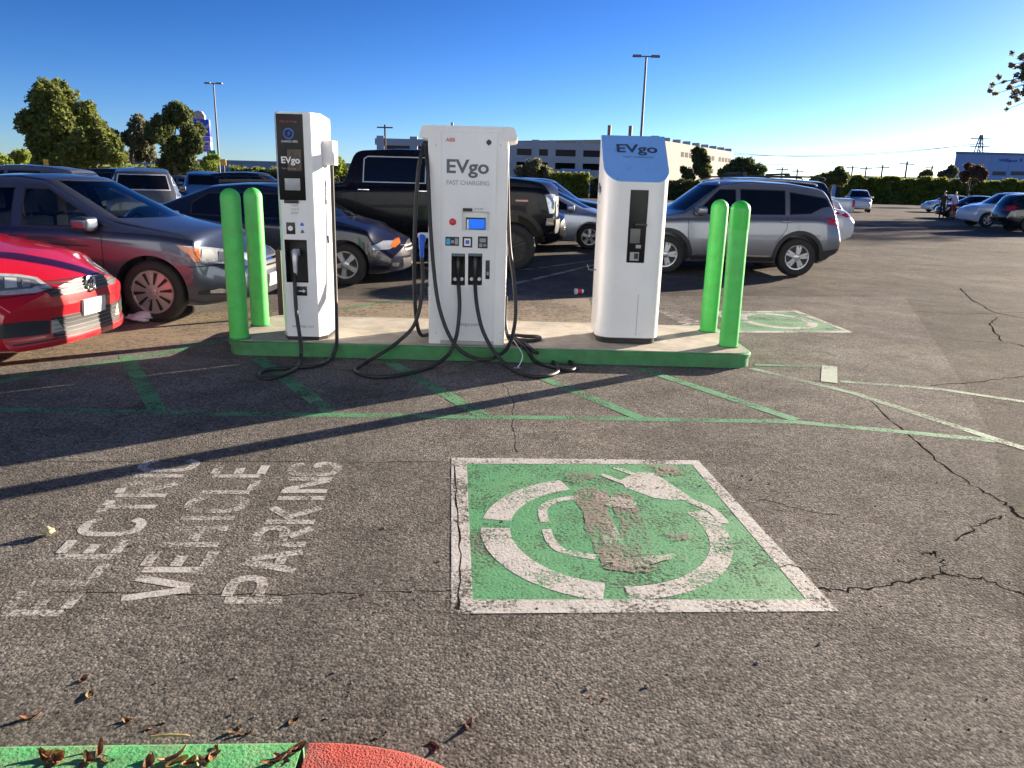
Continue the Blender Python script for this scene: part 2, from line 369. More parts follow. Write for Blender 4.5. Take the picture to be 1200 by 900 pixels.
# electric vehicle emblem in its white frame
def poly_px(bm, pts, z): flat(bm, [(*tuple(G(*p))[:2], z) for p in pts])
def Z1(p): return (500 + p[0] / 2.4, 510 + p[1] / 2.4)       # a detail view's pixels back to photo pixels
bm = bmesh.new(); poly_px(bm, [(546, 543), (812, 544), (947, 704.5), (553, 704.5)], 0.0024)
emb = struct('painted_emblem', bm, PGREEN_B, 'green electric vehicle emblem panel with a white frame painted on the asphalt')
bm = bmesh.new()
o4 = [(529, 537), (818, 540), (983, 717), (529, 720)]; i4 = [(547, 544), (811, 545), (945, 703.5), (554, 703.5)]
for k in range(4): poly_px(bm, [o4[k], o4[(k + 1) % 4], i4[(k + 1) % 4], i4[k]], 0.0036)
struct('white_frame', bm, PWHITE, None, emb)
def stroke_px(bm, pts, w, z, sub=5): strip(bm, [tuple(G(*Z1((p[0], p[1]))))[:2] for p in (smooth_path([(*q, 0) for q in pts], sub) if sub else pts)], w, z)
bm = bmesh.new(); zz = 0.0036
def ring_pt(a, ro):      # ring on the ground, fitted to the painted one
    c = G(*Z1((505, 268))); return (c.x + 0.515 * ro * math.cos(R(a)), c.y + 0.56 * ro * math.sin(R(a)))
def arc(bm, a0, a1, w, z, n=28): strip(bm, [ring_pt(a0 + (a1 - a0) * k / n, 1) for k in range(n + 1)], w, z)
arc(bm, 108, 172, 0.135, zz); arc(bm, 181, 262, 0.135, zz)
struct('ring_arc', bm, PWHITE, None, emb)
bm = bmesh.new(); arc(bm, 272, 385, 0.10, zz); struct('cable_arc', bm, PWHITE_W, None, emb)
bm = bmesh.new()
poly_px(bm, [Z1(p) for p in ((545, 128), (592, 105), (640, 108), (742, 176), (700, 186), (640, 178), (560, 150))], zz)
stroke_px(bm, [(492, 112), (560, 138)], 0.035, zz + .0006, 0); stroke_px(bm, [(528, 92), (600, 118)], 0.035, zz + .0006, 0); stroke_px(bm, [(720, 178), (800, 212), (838, 250)], 0.05, zz + .0006)
struct('plug_shape', bm, PWHITE, None, emb)
bm = bmesh.new()
stroke_px(bm, [(430, 176), (360, 186), (326, 210), (333, 246)], 0.045, zz); stroke_px(bm, [(337, 266), (350, 300), (385, 328), (475, 345)], 0.045, zz)
struct('car_outline', bm, PWHITE, None, emb)
bm = bmesh.new()
def blob(bm, pts, z, jit=9, sub=5):
    loop = smooth_path([(*p, 0) for p in pts + [pts[0]]], sub)[:-1]
    poly_px(bm, [Z1((p.x + random.uniform(-jit, jit), p.y + random.uniform(-jit, jit) * .6)) for p in loop], z)
for pl in ([(415, 165), (455, 150), (500, 165), (525, 250), (555, 350), (520, 380), (480, 350), (450, 260)], [(520, 170), (570, 165), (600, 230), (645, 310), (625, 345), (570, 345), (545, 270)], [(490, 372), (560, 345), (690, 325), (728, 340), (700, 360), (600, 388)], [(380, 118), (440, 105), (470, 120), (430, 140)], [(610, 90), (690, 88), (720, 110), (660, 115)], [(660, 280), (720, 278), (750, 292), (700, 302)]):
    blob(bm, pl, zz + 0.0005 * (len(bm.faces) + 1))
struct('scraped_patch', bm, PBROWN, None, emb)
bm = bmesh.new()
for pl in ([(430, 168), (560, 180), (585, 205), (500, 200)], [(500, 352), (600, 348), (705, 335), (690, 352), (560, 378)], [(480, 230), (520, 240), (560, 330), (520, 340)]): blob(bm, pl, zz + 0.004 + 0.0003 * len(bm.faces), 7)
struct('worn_white_patch', bm, paint_mat('road_paint_white_ghost', (0.46, 0.43, 0.39), 0.86, 12), None, emb)
bm = bmesh.new(); poly_px(bm, [(842, 367), (932, 366), (994, 388.5), (868, 388.5)], 0.0024)
em2 = struct('painted_emblem', bm, paint_mat('road_paint_green_far', (0.10, 0.30, 0.13), 0.42, 5), 'faded green emblem panel painted on the asphalt beyond the island')
bm = bmesh.new(); o4 = [(837, 365.2), (934, 364.2), (1001, 390.2), (863, 390.2)]; i4 = [(844, 367), (931, 366), (991, 388.2), (870, 388.2)]
for k in range(4): poly_px(bm, [o4[k], o4[(k + 1) % 4], i4[(k + 1) % 4], i4[k]], 0.0036)
struct('white_frame', bm, PWHITE, None, em2)
bm = bmesh.new(); c2 = G(910, 376)
strip(bm, [(c2.x + 0.4 * math.cos(R(a)), c2.y + 0.5 * math.sin(R(a))) for a in range(0, 181, 10)], 0.12, 0.0036)
strip(bm, [(c2.x + 0.4 * math.cos(R(a)), c2.y + 0.5 * math.sin(R(a))) for a in range(190, 351, 10)], 0.12, 0.0036)
struct('ring_arc', bm, PWHITE, None, em2)

# cracks
def crack(px, w=0.012, name='asphalt_crack', z=0.0017, jit=0.018, sub=7):
    pts = [Vector((*q, 0)) for q in gl(*px)]; out = []
    for a, b in zip(pts[:-1], pts[1:]):
        for k in range(sub):
            p = a.lerp(b, k / sub); out.append((p.x + random.uniform(-jit, jit), p.y + random.uniform(-jit, jit)))
    out.append(tuple(pts[-1])[:2])
    bm = bmesh.new(); strip(bm, out, [w * random.uniform(0.3, 1.15) for _ in out], z)
    return struct(name, bm, CRACK, 'thin dark crack in the asphalt')
crack([(1020, 470), (1070, 515), (1110, 550), (1150, 575), (1178, 590), (1200, 608), (1230, 630)], 0.016)
crack([(1180, 606), (1150, 613), (1120, 634)], 0.013)
crack([(940, 690), (990, 692), (1040, 688), (1080, 678), (1105, 672)], 0.014)
crack([(1105, 672), (1098, 648), (1080, 650)], 0.012)
crack([(1105, 672), (1150, 678), (1200, 698), (1240, 712)], 0.013)
crack([(1090, 452), (1150, 447), (1200, 441), (1240, 437)], 0.016)
crack([(1125, 338), (1140, 352), (1165, 366), (1195, 372), (1230, 378)], 0.025)
crack([(1168, 372), (1160, 380), (1175, 400), (1205, 407)], 0.02)
crack([(880, 662), (930, 665), (985, 672)], 0.008, z=0.0042)
crack([(-20, 541), (150, 541.5), (300, 541), (440, 542), (528, 541)], 0.007, jit=0.006)
crack([(60, 694), (200, 696), (330, 697), (440, 694), (530, 692)], 0.007, jit=0.008)
crack([(533, 545), (536, 600), (540, 660), (537, 716)], 0.009, jit=0.006, z=0.0042)
crack([(590, 450), (602, 470), (600, 500), (606, 530)], 0.006, jit=0.01)
crack([(1060, 392), (1120, 398), (1180, 403)], 0.012)
crack([(1075, 365), (1130, 368), (1200, 366)], 0.014)
crack([(890, 585), (930, 596), (985, 604)], 0.008)

# warm sunlit tone painted on the asphalt round the island as tan sheets
SUN_TAN = paint_mat('sunlit_tan', (0.27, 0.215, 0.145), 0.50, 1.6)
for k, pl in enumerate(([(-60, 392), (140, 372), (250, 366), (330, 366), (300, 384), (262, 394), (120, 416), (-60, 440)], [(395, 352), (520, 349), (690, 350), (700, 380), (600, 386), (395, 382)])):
    bm = bmesh.new(); flat(bm, [(*tuple(G(*p))[:2], 0.0019 + .0002 * k) for p in pl]); struct('sunlit_film', bm, SUN_TAN, 'thin tan film painting warm sunlight on the asphalt')
# ------------------------------------------------------------------ charging island, bollards, chargers
ZI = 0.132
CONC = mat('concrete_island', (0.42, 0.38, 0.31), 0.85, var=0.22, scale=5, bump=0.35, bscale=120, dirt=0.55, dirtc=(0.15, 0.12, 0.09))
GREENK = mat('kerb_green_paint', (0.045, 0.22, 0.075), 0.55, var=0.25, scale=9, bump=0.15, bscale=90, dirt=0.35, dirtc=(0.10, 0.11, 0.06))
GREENB = mat('bollard_green', (0.075, 0.56, 0.10), 0.45, var=0.12, scale=9, dirt=0.5, dirtc=(0.13, 0.33, 0.11))
GREENC = mat('bollard_green_bright', (0.045, 0.55, 0.06), 0.34, var=0.05)
WHITE = mat('charger_white', (0.80, 0.80, 0.80), 0.33, var=0.035, scale=3, coat=0.2, dirt=0.2, dirtc=(0.50, 0.47, 0.42))
WHITE2 = mat('charger_white_panel', (0.77, 0.77, 0.78), 0.30, var=0.03, scale=3, dirt=0.06, dirtc=(0.42, 0.38, 0.32))
CREAM = mat('charger_cream', (0.66, 0.62, 0.52), 0.4, var=0.05)
BLACKP = mat('black_plastic', (0.016, 0.016, 0.018), 0.36, var=0.2)
BLACKG = mat('black_glass_panel', (0.006, 0.006, 0.008), 0.32, var=0.1, spec=0.25)
RUBBER = mat('cable_rubber', (0.014, 0.014, 0.015), 0.5, var=0.2, dirt=0.3, dirtc=(0.06, 0.055, 0.05))
GREYT = mat('print_grey', (0.11, 0.12, 0.15), 0.5)
LGREYT = mat('print_light_grey', (0.30, 0.32, 0.36), 0.5)
NAVYT = mat('print_navy', (0.05, 0.065, 0.12), 0.45)
REDT = mat('print_red', (0.62, 0.03, 0.06), 0.5)
WHITET = mat('print_white', (0.8, 0.8, 0.8), 0.5)
BLUET = mat('print_blue', (0.02, 0.14, 0.62), 0.4)
SCREEN = mat('screen_blue', (0.012, 0.10, 0.52), 0.1, var=0.12, scale=20, emit=0.35)
LCD = mat('screen_grey', (0.36, 0.38, 0.40), 0.15, var=0.06)
BLUEP = mat('charger_blue_top', (0.22, 0.46, 0.90), 0.28, var=0.05, coat=0.4)
STEEL = mat('steel', (0.45, 0.45, 0.46), 0.35, metal=0.9)

isl = empty('charging_island', (-0.2, 7.27, 0))
tag(isl, 'low concrete charging island with rounded ends and green painted kerb', 'island')
def adopt(root):
    for c in root.children: c.location = c.location - root.location
IX0, IX1, IY0, IY1 = -2.56, 2.14, 6.60, 7.98
def outline(d, r=0.16): return rrect(IX0 - d, IX1 + d, IY0 - d, IY1 + d, r + d, 6)
bm = bmesh.new(); prism(bm, outline(0), 0.122); obj('kerb', bm, GREENK, isl, 40)
bm = bmesh.new()
po, pi_ = outline(0.014), outline(-0.028)
vo = [[bm.verts.new((x, y, z)) for x, y in po] for z in (0.088, 0.120)] + [[bm.verts.new((x * 1.0, y, 0.127)) for x, y in outline(0.006)]]
vi = [bm.verts.new((x, y, 0.128)) for x, y in pi_]; vb = [bm.verts.new((x, y, 0.088)) for x, y in outline(-0.01)]
n_ = len(po); loops = [vb] + vo + [vi]
for a, b in zip(loops[:-1], loops[1:]):
    for k in range(n_): bm.faces.new((a[k], a[(k + 1) % n_], b[(k + 1) % n_], b[k]))
obj('kerb_lip', bm, GREENK, isl, 40)
bm = bmesh.new(); prism(bm, outline(-0.024), ZI - 0.02, base=0.02); obj('slab', bm, CONC, isl, 40)
adopt(isl)

def bollard(x, y, label, two=False, lean=(0, 0)):
    o = empty('bollard', (x, y, ZI - 0.004)); o.rotation_euler = (lean[0], lean[1], random.random() * 3)
    r = 0.085; h = 1.315
    dome = [(r * math.cos(a), h - r + r * math.sin(a)) for a in [R(k * 11) for k in range(0, 9)]] + [(0.004, h)]
    if two:
        hc = h - 0.245
        bm = bmesh.new(); lathe(bm, [(r, 0), (r, 0.4), (r, hc + 0.02)], 28); obj('sleeve', bm, GREENB, o, 40)
        bm = bmesh.new(); lathe(bm, [(r + 0.004, hc), (r + 0.004, hc + .1)] + [(q[0] + 0.004 if q[0] > .01 else q[0], q[1] + 0.004) for q in dome], 28); obj('cap', bm, GREENC, o, 40)
    else:
        bm = bmesh.new(); lathe(bm, [(r, 0), (r, 0.4), (r, 0.8)] + dome, 28); obj('sleeve', bm, GREENB, o, 40)
    bm = bmesh.new(); lathe(bm, [(r + 0.012, 0), (r + 0.012, 0.012), (r - 0.01, 0.016)], 24); obj('base_collar', bm, GREENK, o, 40)
    tag(o, label, 'bollard', 'green bollards at the ends of the charging island'); return o
bollard(-2.47, 6.72, 'green bollard on the front corner of the island beside the slim charger')
bollard(-2.49, 7.36, 'green bollard on the rear corner of the island beside the slim charger')
bollard(2.00, 6.93, 'green bollard with a brighter green cap on the island corner', True, (0, R(0.6)))
bollard(1.99, 7.66, 'plain green bollard beside the one with the brighter cap', False, (0, R(0.5)))

def frame_px(x0, y0, x1, y1, Y):
    """world x and z range of a photo rectangle lying on the upright plane y = Y"""
    xm, ym = (x0 + x1) / 2, (y0 + y1) / 2
    return AT(x0, ym, Y).x, AT(x1, ym, Y).x, AT(xm, y1, Y).z, AT(xm, y0, Y).z
def panel(name, r, Y, proud, m, parent, bev=0.003, deep=0.01):
    a, b, c, d = frame_px(*r, Y); return boxobj(name, a, b, Y - proud, Y + deep, c, d, m, parent, bev)
def bool_cut(o, cutters, keep_mat=True):
    cs = []; par = o.parent; o.parent = None
    for cbm, cm in cutters:
        bmesh.ops.recalc_face_normals(cbm, faces=cbm.faces[:])
        co = obj('cutter', cbm, cm); md = o.modifiers.new('cut', 'BOOLEAN'); md.operation = 'DIFFERENCE'; md.solver = 'EXACT'; md.object = co; md.material_mode = 'TRANSFER'; cs.append(co)
    me = bpy.data.meshes.new_from_object(o.evaluated_get(bpy.context.evaluated_depsgraph_get()))
    o.modifiers.clear(); old = o.data; o.data = me; me.name = o.name
    bpy.data.meshes.remove(old)
    for c in cs:
        d = c.data; bpy.data.objects.remove(c); bpy.data.meshes.remove(d)
    o.parent = par; return o
def cutbox(r, Y, depth):
    a, b, c, d = frame_px(*r, Y); bm = bmesh.new(); box(bm, a, b, Y - 0.05, Y + depth, c, d); return bm
def cable(name, pts, rad, m, parent, sub=8, n=10):
    bm = bmesh.new(); tube(bm, smooth_path(pts, sub), rad, n); return obj(name, bm, m, parent, 60)
def label_text(body, r, Y, m, parent, bold=0.0, proud=0.004, name='lettering'):
    a, b, c, d = frame_px(*r, Y); h = d - c
    me = text_mesh(body, 1.0, bold, 0.0)
    xs = [v.co.x for v in me.vertices]; ys = [v.co.y for v in me.vertices]
    w, hh = max(xs) - min(xs), max(ys) - min(ys); cx, cy = (max(xs) + min(xs)) / 2, (max(ys) + min(ys)) / 2
    for v in me.vertices: v.co = ((v.co.x - cx) * (b - a) / w + (a + b) / 2, Y - proud, (v.co.y - cy) * h / hh + (c + d) / 2)
    return obj(name, me, m, parent)
def grips(name, c, tilt, scale, mats, parent, ang=0.0):
    """charging connector: body, handle and head, pointing into the holster (+y)"""
    b = bmesh.new()
    tube(b, [(0, 0.02, 0.085), (0, -0.012, 0.075), (0, -0.03, 0.04), (0, -0.028, -0.02), (0, -0.018, -0.085), (0, -0.014, -0.125)], [0.030, 0.034, 0.027, 0.021, 0.019, 0.013], 12)
    box(b, -0.030, 0.030, -0.008, 0.045, 0.045, 0.105, 0.010)
    for v in b.verts: v.co = Vector((v.co.x * 1.0, v.co.y, v.co.z)) * scale
    o = obj(name, b, mats[0], parent, 50); o.location = c; o.rotation_euler = (tilt, ang, 0)
    b = bmesh.new(); tube(b, [(0, -0.034, 0.045), (0, -0.036, 0.0), (0, -0.026, -0.06)], [0.012, 0.016, 0.012], 8)
    for v in b.verts: v.co *= scale
    obj('grip', b, mats[1], o, 50); return o

# ---- slim charger
YL = 6.70
L0 = empty('charging_station', (-1.885, 6.95, ZI))
tag(L0, 'slim white charging station with tall black display panel beside the left bollards', 'charger')
plan = [(-2.075, 6.79), (-2.03, 6.705), (-2.02, YL), (-1.755, YL), (-1.745, 6.705), (-1.690, 6.80), (-1.690, 7.16), (-1.73, 7.22), (-2.04, 7.22), (-2.075, 7.16)]
bm = bmesh.new(); prism(bm, plan, 2.075 - 0.165, base=0.165)
for v in bm.verts:
    if v.co.z > 1: v.co.z -= max(0, (v.co.y - 6.80)) * 0.06
bmesh.ops.bevel(bm, geom=[e for e in bm.edges if abs(e.verts[0].co.z - e.verts[1].co.z) < 0.02 and e.verts[0].co.z > 1.5], offset=0.008, segments=2, affect='EDGES')
lb = obj('body', bm, WHITE, L0, 30)
bool_cut(lb, [(cutbox((334.5, 281, 360.5, 331), YL, 0.14), BLACKP)])
bm = bmesh.new(); prism(bm, [(x * 0.98 - 1.885 * 0.02, 6.96 + (y - 6.96) * 0.98) for x, y in plan], 0.05, base=ZI - 0.003); obj('plinth', bm, BLACKP, L0)
panel('display_panel', (325.5, 133.5, 356.5, 234.5), YL, 0.006, BLACKG, L0)
panel('lcd_screen', (334, 209, 352, 223), YL, 0.009, LCD, L0)
panel('poster', (337, 175, 353.5, 200.5), YL, 0.0085, mat('poster_brown', (0.09, 0.06, 0.045), 0.5, var=0.5, scale=30), L0)
label_text('EVgo', (330, 183.5, 352, 194), YL, WHITET, L0, 0.03, 0.0110)
label_text('fast charging', (331, 196, 347, 199), YL, LGREYT, L0, 0.0, 0.0110)
label_text('EVgo fast charge', (328.5, 141, 348, 144), YL, REDT, L0, 0.0, 0.0085)
bm = bmesh.new(); a, b, c, d = frame_px(332, 150, 344.5, 163, YL); lathe(bm, [(0.046, 0), (0.046, 0.003), (0.034, 0.003), (0.034, 0)], 24, 'y', ((a + b) / 2, YL - 0.010, (c + d) / 2), False); obj('ring_logo', bm, BLUET, L0)
bm = bmesh.new(); strip_p = [(0.022, 0.030), (-0.012, 0.002), (0.002, 0.002), (-0.014, -0.034), (0.016, 0.008), (0.003, 0.008)]
flat(bm, [((a + b) / 2 + u, YL - 0.0095, (c + d) / 2 + v) for u, v in strip_p]); obj('bolt_mark', bm, BLUET, L0)
label_text('CHARGE HERE', (330, 164.5, 349, 167), YL, WHITET, L0, 0.0, 0.0085)
panel('card_reader', (333.5, 234.5, 350, 238), YL, 0.02, BLACKP, L0)
for k, (t, w) in enumerate((('CHAdeMO', 8), ('CCS 50 kW', 9), ('200-500 V', 8.5))): label_text(t, (341.5, 239.5 + 4.4 * k, 341.5 + w, 242 + 4.4 * k), YL, LGREYT, L0)
stk = panel('instruction_sticker', (335.5, 260.5, 346, 274.5), YL, 0.003, BLACKP, L0)
bm = bmesh.new(); lathe(bm, [(0.022, 0), (0.022, 0.002)], 16, 'y', (AT(340.5, 267.5, YL).x, YL - 0.006, AT(340.5, 267.5, YL).z)); obj('symbol', bm, WHITET, L0)
for k, (px, py) in enumerate(((354, 263), (354.5, 271.5))):
    p = AT(px, py, YL); bm = bmesh.new(); prism(bm, [(p.x - 0.017, p.z - 0.012), (p.x + 0.017, p.z - 0.012), (p.x + .012, p.z + 0.006), (p.x, p.z + 0.018), (p.x - .012, p.z + .006)], 0.004, 'y', YL - 0.004); obj('warning_mark', bm, GREYT if k else BLUET, L0)
panel('arrow_sticker', (347.5, 335.5, 360, 346.5), YL, 0.003, BLACKP, L0)
p = AT(354, 341, YL); bm = bmesh.new(); flat(bm, [(p.x + u, YL - 0.0045, p.z + v) for u, v in ((-.03, -.006), (.01, -.006), (.01, -.016), (.034, 0), (.01, .016), (.01, .006), (-.03, .006))]); obj('arrow_mark', bm, WHITET, L0)
label_text('www.evgo.com', (342, 381.5, 368, 384.5), YL, LGREYT, L0)
grips('connector', (AT(346.5, 306, 6.73).x, 6.735, AT(346.5, 306, 6.73).z), R(-6), 1.0, (mat('connector_silver', (0.62, 0.63, 0.64), 0.35, metal=0.3), mat('connector_orange', (0.5, 0.24, 0.06), 0.5)), L0)
bm = bmesh.new(); box(bm, -1.705, -1.60, 6.86, 7.05, 1.655, 1.865, 0.014); obj('cable_holder', bm, WHITE, L0, 35)
# seam and handle lock on the sunlit side
bm = bmesh.new(); box(bm, -1.6915, -1.6885, 6.90, 6.905, 0.45, 1.62); obj('door_seam', bm, LGREYT, L0)
boxobj('door_lock', -1.6915, -1.680, 6.915, 6.94, 0.98, 1.05, BLACKP, L0, 0.003)
me = text_mesh('EVgo', 0.10, 0.002, 0.0); sx = obj('lettering', me, NAVYT, L0); sx.location = (-1.6875, 6.90, 1.42); sx.rotation_euler = (R(90), R(-90), R(90))
cz = 0.019
def gp(x, y, z=cz): p = G(x, y, z); return (p.x, p.y, z)
def ap(x, y, Y): return tuple(AT(x, y, Y))
cable('charging_cable', [ap(345.5, 318, 6.715), ap(345.5, 334, 6.66), ap(347, 362, 6.60), ap(350, 385, 6.55), ap(352.5, 405, 6.49), ap(352, 420, 6.43), gp(346, 432), gp(327, 441), gp(309, 443.5), gp(302.5, 438.5), gp(313, 433), gp(341, 431), gp(372, 428), ap(388, 420, 6.48), ap(394, 404, 6.56), ap(394.5, 385, 6.68), ap(393.5, 345, 6.84), ap(391, 270, 6.93), ap(388.5, 190, 6.95)], 0.0165, RUBBER, L0)
adopt(L0)

# ---- middle charger
YM = 6.70
M0 = empty('charging_station', (-0.42, 7.08, ZI))
tag(M0, 'broad white charging station with overhanging cap and blue screen in the middle of the island', 'charger')
MX0, MX1 = -0.762, -0.082
bm = bmesh.new(); prism(bm, rrect(MX0, MX1, YM + 0.004, 7.46, 0.018, 3), 1.90 - ZI, base=ZI - 0.002); mbody = obj('body', bm, WHITE, M0, 35)
dp = panel('front_door', (517.5, 154.5, 580.5, 397.5), YM + .004, 0.010, WHITE2, M0, 0.004)
bool_cut(dp, [(cutbox((529, 297, 545, 334), YM, 0.12), BLACKP), (cutbox((548.5, 297, 565, 334), YM, 0.12), BLACKP), (cutbox((541.5, 248, 573.5, 270.5), YM, 0.030), WHITE2)])
bool_cut(mbody, [(cutbox((529, 297, 545, 334), YM, 0.12), BLACKP), (cutbox((548.5, 297, 565, 334), YM, 0.12), BLACKP), (cutbox((541.5, 248, 573.5, 270.5), YM, 0.030), WHITE2)])
bm = bmesh.new(); xc = -0.422
prism(bm, [(xc - .385, 2.0), (xc - .418, 1.915), (xc - .405, 1.895), (xc - .335, 1.885), (xc + .335, 1.885), (xc + .405, 1.895), (xc + .418, 1.915), (xc + .385, 2.0)], 0.80, 'y', YM + 0.002)
bmesh.ops.bevel(bm, geom=bm.edges[:], offset=0.006, segments=2, affect='EDGES'); obj('cap', bm, WHITE, M0, 40)
bm = bmesh.new(); tube(bm, [(xc - .16, 7.0, 1.99), (xc - .16, 7.0, 2.045)], 0.012, 10); obj('antenna', bm, GREYT, M0, 40)
YD = YM - 0.006
label_text('ABB', (522.5, 161.5, 533.5, 166), YD, mat('print_pink_red', (0.65, 0.13, 0.16), 0.5), M0, 0.02)
p = AT(573, 167, YD); bm = bmesh.new(); prism(bm, [(p.x, p.z - .026), (p.x + .021, p.z - .008), (p.x + .021, p.z + .010), (p.x, p.z + .026), (p.x - .021, p.z + .010), (p.x - .021, p.z - .008)], 0.008, 'y', YD - 0.007); obj('door_lock', bm, BLACKP, M0)
label_text('EVgo', (523.5, 187, 573, 208.5), YD, GREYT, M0, 0.022)
label_text('FAST CHARGING', (523.5, 211.5, 573.5, 217), YD, LGREYT, M0, 0.0)
panel('card_reader', (542.5, 243.8, 553.5, 247.5), YD, 0.012, BLACKP, M0)
label_text('STOP', (556, 243.8, 566, 246.6), YD, LGREYT, M0)
bz = panel('screen', (546, 255, 569, 269), YM + 0.030, 0.008, BLACKG, M0, 0.002)
panel('screen_image', (549.5, 256.8, 568, 268.2), YM + 0.022, 0.003, SCREEN, M0, 0)
panel('screen_bar', (547, 257, 549.2, 268.2), YM + 0.022, 0.003, WHITET, M0, 0)
p = AT(530.5, 260, YD); bm = bmesh.new(); lathe(bm, [(0.030, 0.008), (0.030, 0), (0.024, -0.006), (0.022, -0.018), (0.014, -0.022), (0.002, -0.022)], 20, 'y', (p.x, YD - 0.003, p.z)); obj('emergency_button', bm, REDT, M0, 40)
for nm, r in (('instruction_sticker', (522, 277.5, 538, 288)), ('instruction_sticker', (542, 277.5, 553.5, 290)), ('instruction_sticker', (560, 277, 571.5, 291))): panel(nm, r, YD, 0.003, BLACKP, M0, 0)
for (x0, y0, x1, y1), mm in (((523, 279.5, 527.5, 286.5), mat('print_cyan', (0.05, 0.40, 0.75), 0.5)), ((528.5, 281.5, 532, 285), LGREYT), ((533, 279.5, 537, 286.5), LGREYT), ((544, 279.5, 551.5, 288), WHITET), ((562, 279.5, 569.5, 284), LGREYT), ((561.5, 285.5, 565, 289.5), LGREYT), ((566, 286, 570, 289), mat('print_tan', (0.3, 0.22, 0.18), 0.5))):
    panel('symbol', (x0, y0, x1, y1), YD - 0.003, 0.0015, mm, M0, 0)
panel('symbol', (545.5, 281.5, 550, 286), YD - 0.0045, 0.0015, mat('print_violet', (0.12, 0.12, 0.62), 0.5), M0, 0)
for x in (533, 541, 552.5, 561.5):
    p = AT(x, 327.5, YM); bm = bmesh.new(); lathe(bm, [(0.016, 0), (0.016, 0.05), (0.010, 0.05)], 14, 'y', (p.x, YM + 0.02, p.z)); obj('holster_stud', bm, WHITET, M0, 40)
panel('slot_reader', (569, 305, 573.8, 327), YD, 0.006, BLACKP, M0)
panel('symbol', (570.2, 318.5, 572.8, 322.5), YD - 0.006, 0.0015, LGREYT, M0, 0)
for x0, x1 in ((529.5, 544.5), (549, 564.5)): panel('holster_label', (x0, 297, x1, 300.2), YD, 0.003, mat('print_teal', (0.09, 0.13, 0.14), 0.5), M0, 0)
label_text('evgo.com', (540, 379, 561, 383.5), YD, LGREYT, M0)
panel('base_plate', (516, 399.2, 578.5, 404), YM + .004, 0.012, mat('base_plate_grey', (0.36, 0.36, 0.35), 0.5), M0)
boxobj('side_handle', MX1 - 0.004, MX1 + 0.012, 7.0, 7.03, 0.9, 1.3, LGREYT, M0, 0.003)
blk = (BLACKP, mat('connector_grey', (0.20, 0.20, 0.21), 0.4))
grips('connector', (AT(537, 313, 6.735).x, 6.745, AT(537, 313, 6.735).z), R(-5), 0.95, blk, M0)
grips('connector', (AT(557, 312, 6.73).x, 6.735, AT(557, 312, 6.73).z), R(-8), 1.05, blk, M0)
boxobj('cable_bracket', MX0 - 0.05, MX0 + 0.004, 6.80, 6.88, 1.80, 1.88, GREYT, M0, 0.006)
boxobj('plug_holder', MX0 - 0.10, MX0 + 0.004, 6.76, 6.90, 1.06, 1.10, WHITE, M0, 0.008)
bp_ = AT(494.5, 289, 6.75); g3 = grips('connector', (bp_.x, 6.76, bp_.z), R(-4), 1.0, (mat('connector_blue', (0.02, 0.13, 0.66), 0.35), mat('connector_blue', (0, 0, 0))), M0)
rc = 0.017
cable('charging_cable', [ap(537, 318, 6.73), ap(537.5, 335, 6.66), ap(538.5, 360, 6.60), ap(536, 388, 6.54), ap(531, 405, 6.48), ap(523, 418, 6.42), gp(505, 430), gp(480, 437), gp(448, 441.5), gp(424, 439), gp(416, 433), gp(428, 425), ap(450, 412, 6.47), ap(467, 400, 6.56), ap(484, 383, 6.62), ap(492, 360, 6.68), ap(495.5, 330, 6.71), ap(494.5, 302, 6.73)], rc, RUBBER, M0)
cable('charging_cable', [ap(497.5, 167, 6.78), ap(491, 195, 6.70), ap(487.5, 240, 6.66), ap(485.5, 300, 6.66), ap(486, 345, 6.68), ap(488, 375, 6.70), ap(493, 392, 6.74), (-0.78, 6.85, ZI + 0.05), (-0.79, 6.98, ZI + 0.02), (-0.78, 7.2, ZI + 0.02), (-0.70, 7.5, ZI + 0.02)], rc, RUBBER, M0)
cable('charging_cable', [ap(498.5, 167, 6.77), ap(501.5, 203, 6.66), ap(504, 258, 6.62), ap(508, 313, 6.60), ap(514, 357, 6.56), ap(525, 390, 6.52), ap(539, 410, 6.48), ap(561, 421, 6.45), ap(582, 418, 6.48), ap(597, 403, 6.60), ap(604, 372, 6.70), ap(602.5, 331, 6.78), ap(597.5, 291, 6.86), ap(595.5, 250, 6.92), ap(594.5, 200, 6.95), ap(593.5, 175, 6.97)], rc, RUBBER, M0)
cable('charging_cable', [ap(557, 320, 6.72), ap(557, 338, 6.64), ap(559.5, 362, 6.57), ap(566, 388, 6.50), ap(579, 412, 6.43), gp(596, 430), gp(618, 440), gp(640, 440.5), gp(653, 436), gp(653, 428), gp(640, 419.5), (0.12, 6.62, 0.13), (-0.02, 6.76, ZI + 0.03), (-0.06, 6.85, ZI + 0.09), (-0.04, 6.98, ZI + 0.05), (0.10, 7.06, ZI + cz), (0.23, 7.04, ZI + cz), (0.24, 6.92, ZI + cz), (0.12, 6.84, ZI + cz), (-0.03, 6.82, ZI + 0.05), (-0.075, 6.95, ZI + 0.16), (-0.078, 7.0, ZI + 0.4)], rc, RUBBER, M0)
cable('charging_cable', [(-0.04, 6.80, ZI + 0.07), (0.10, 6.68, ZI + 0.03), (0.2, 6.55, 0.11), gp(640, 414), gp(662, 421), gp(674, 429), gp(668, 434), gp(650, 431), gp(628, 424), (0.13, 6.55, 0.12), (0.04, 6.70, ZI + 0.04), (-0.05, 6.84, ZI + 0.06)], rc, RUBBER, M0)
bm = bmesh.new(); tube(bm, smooth_path([(0.0, 6.72, ZI + .05), ap(612, 415, 6.47), ap(610, 425, 6.42), gp(606, 431, 0.012)], 5), 0.004, 6); obj('tag_cord', bm, WHITET, M0)
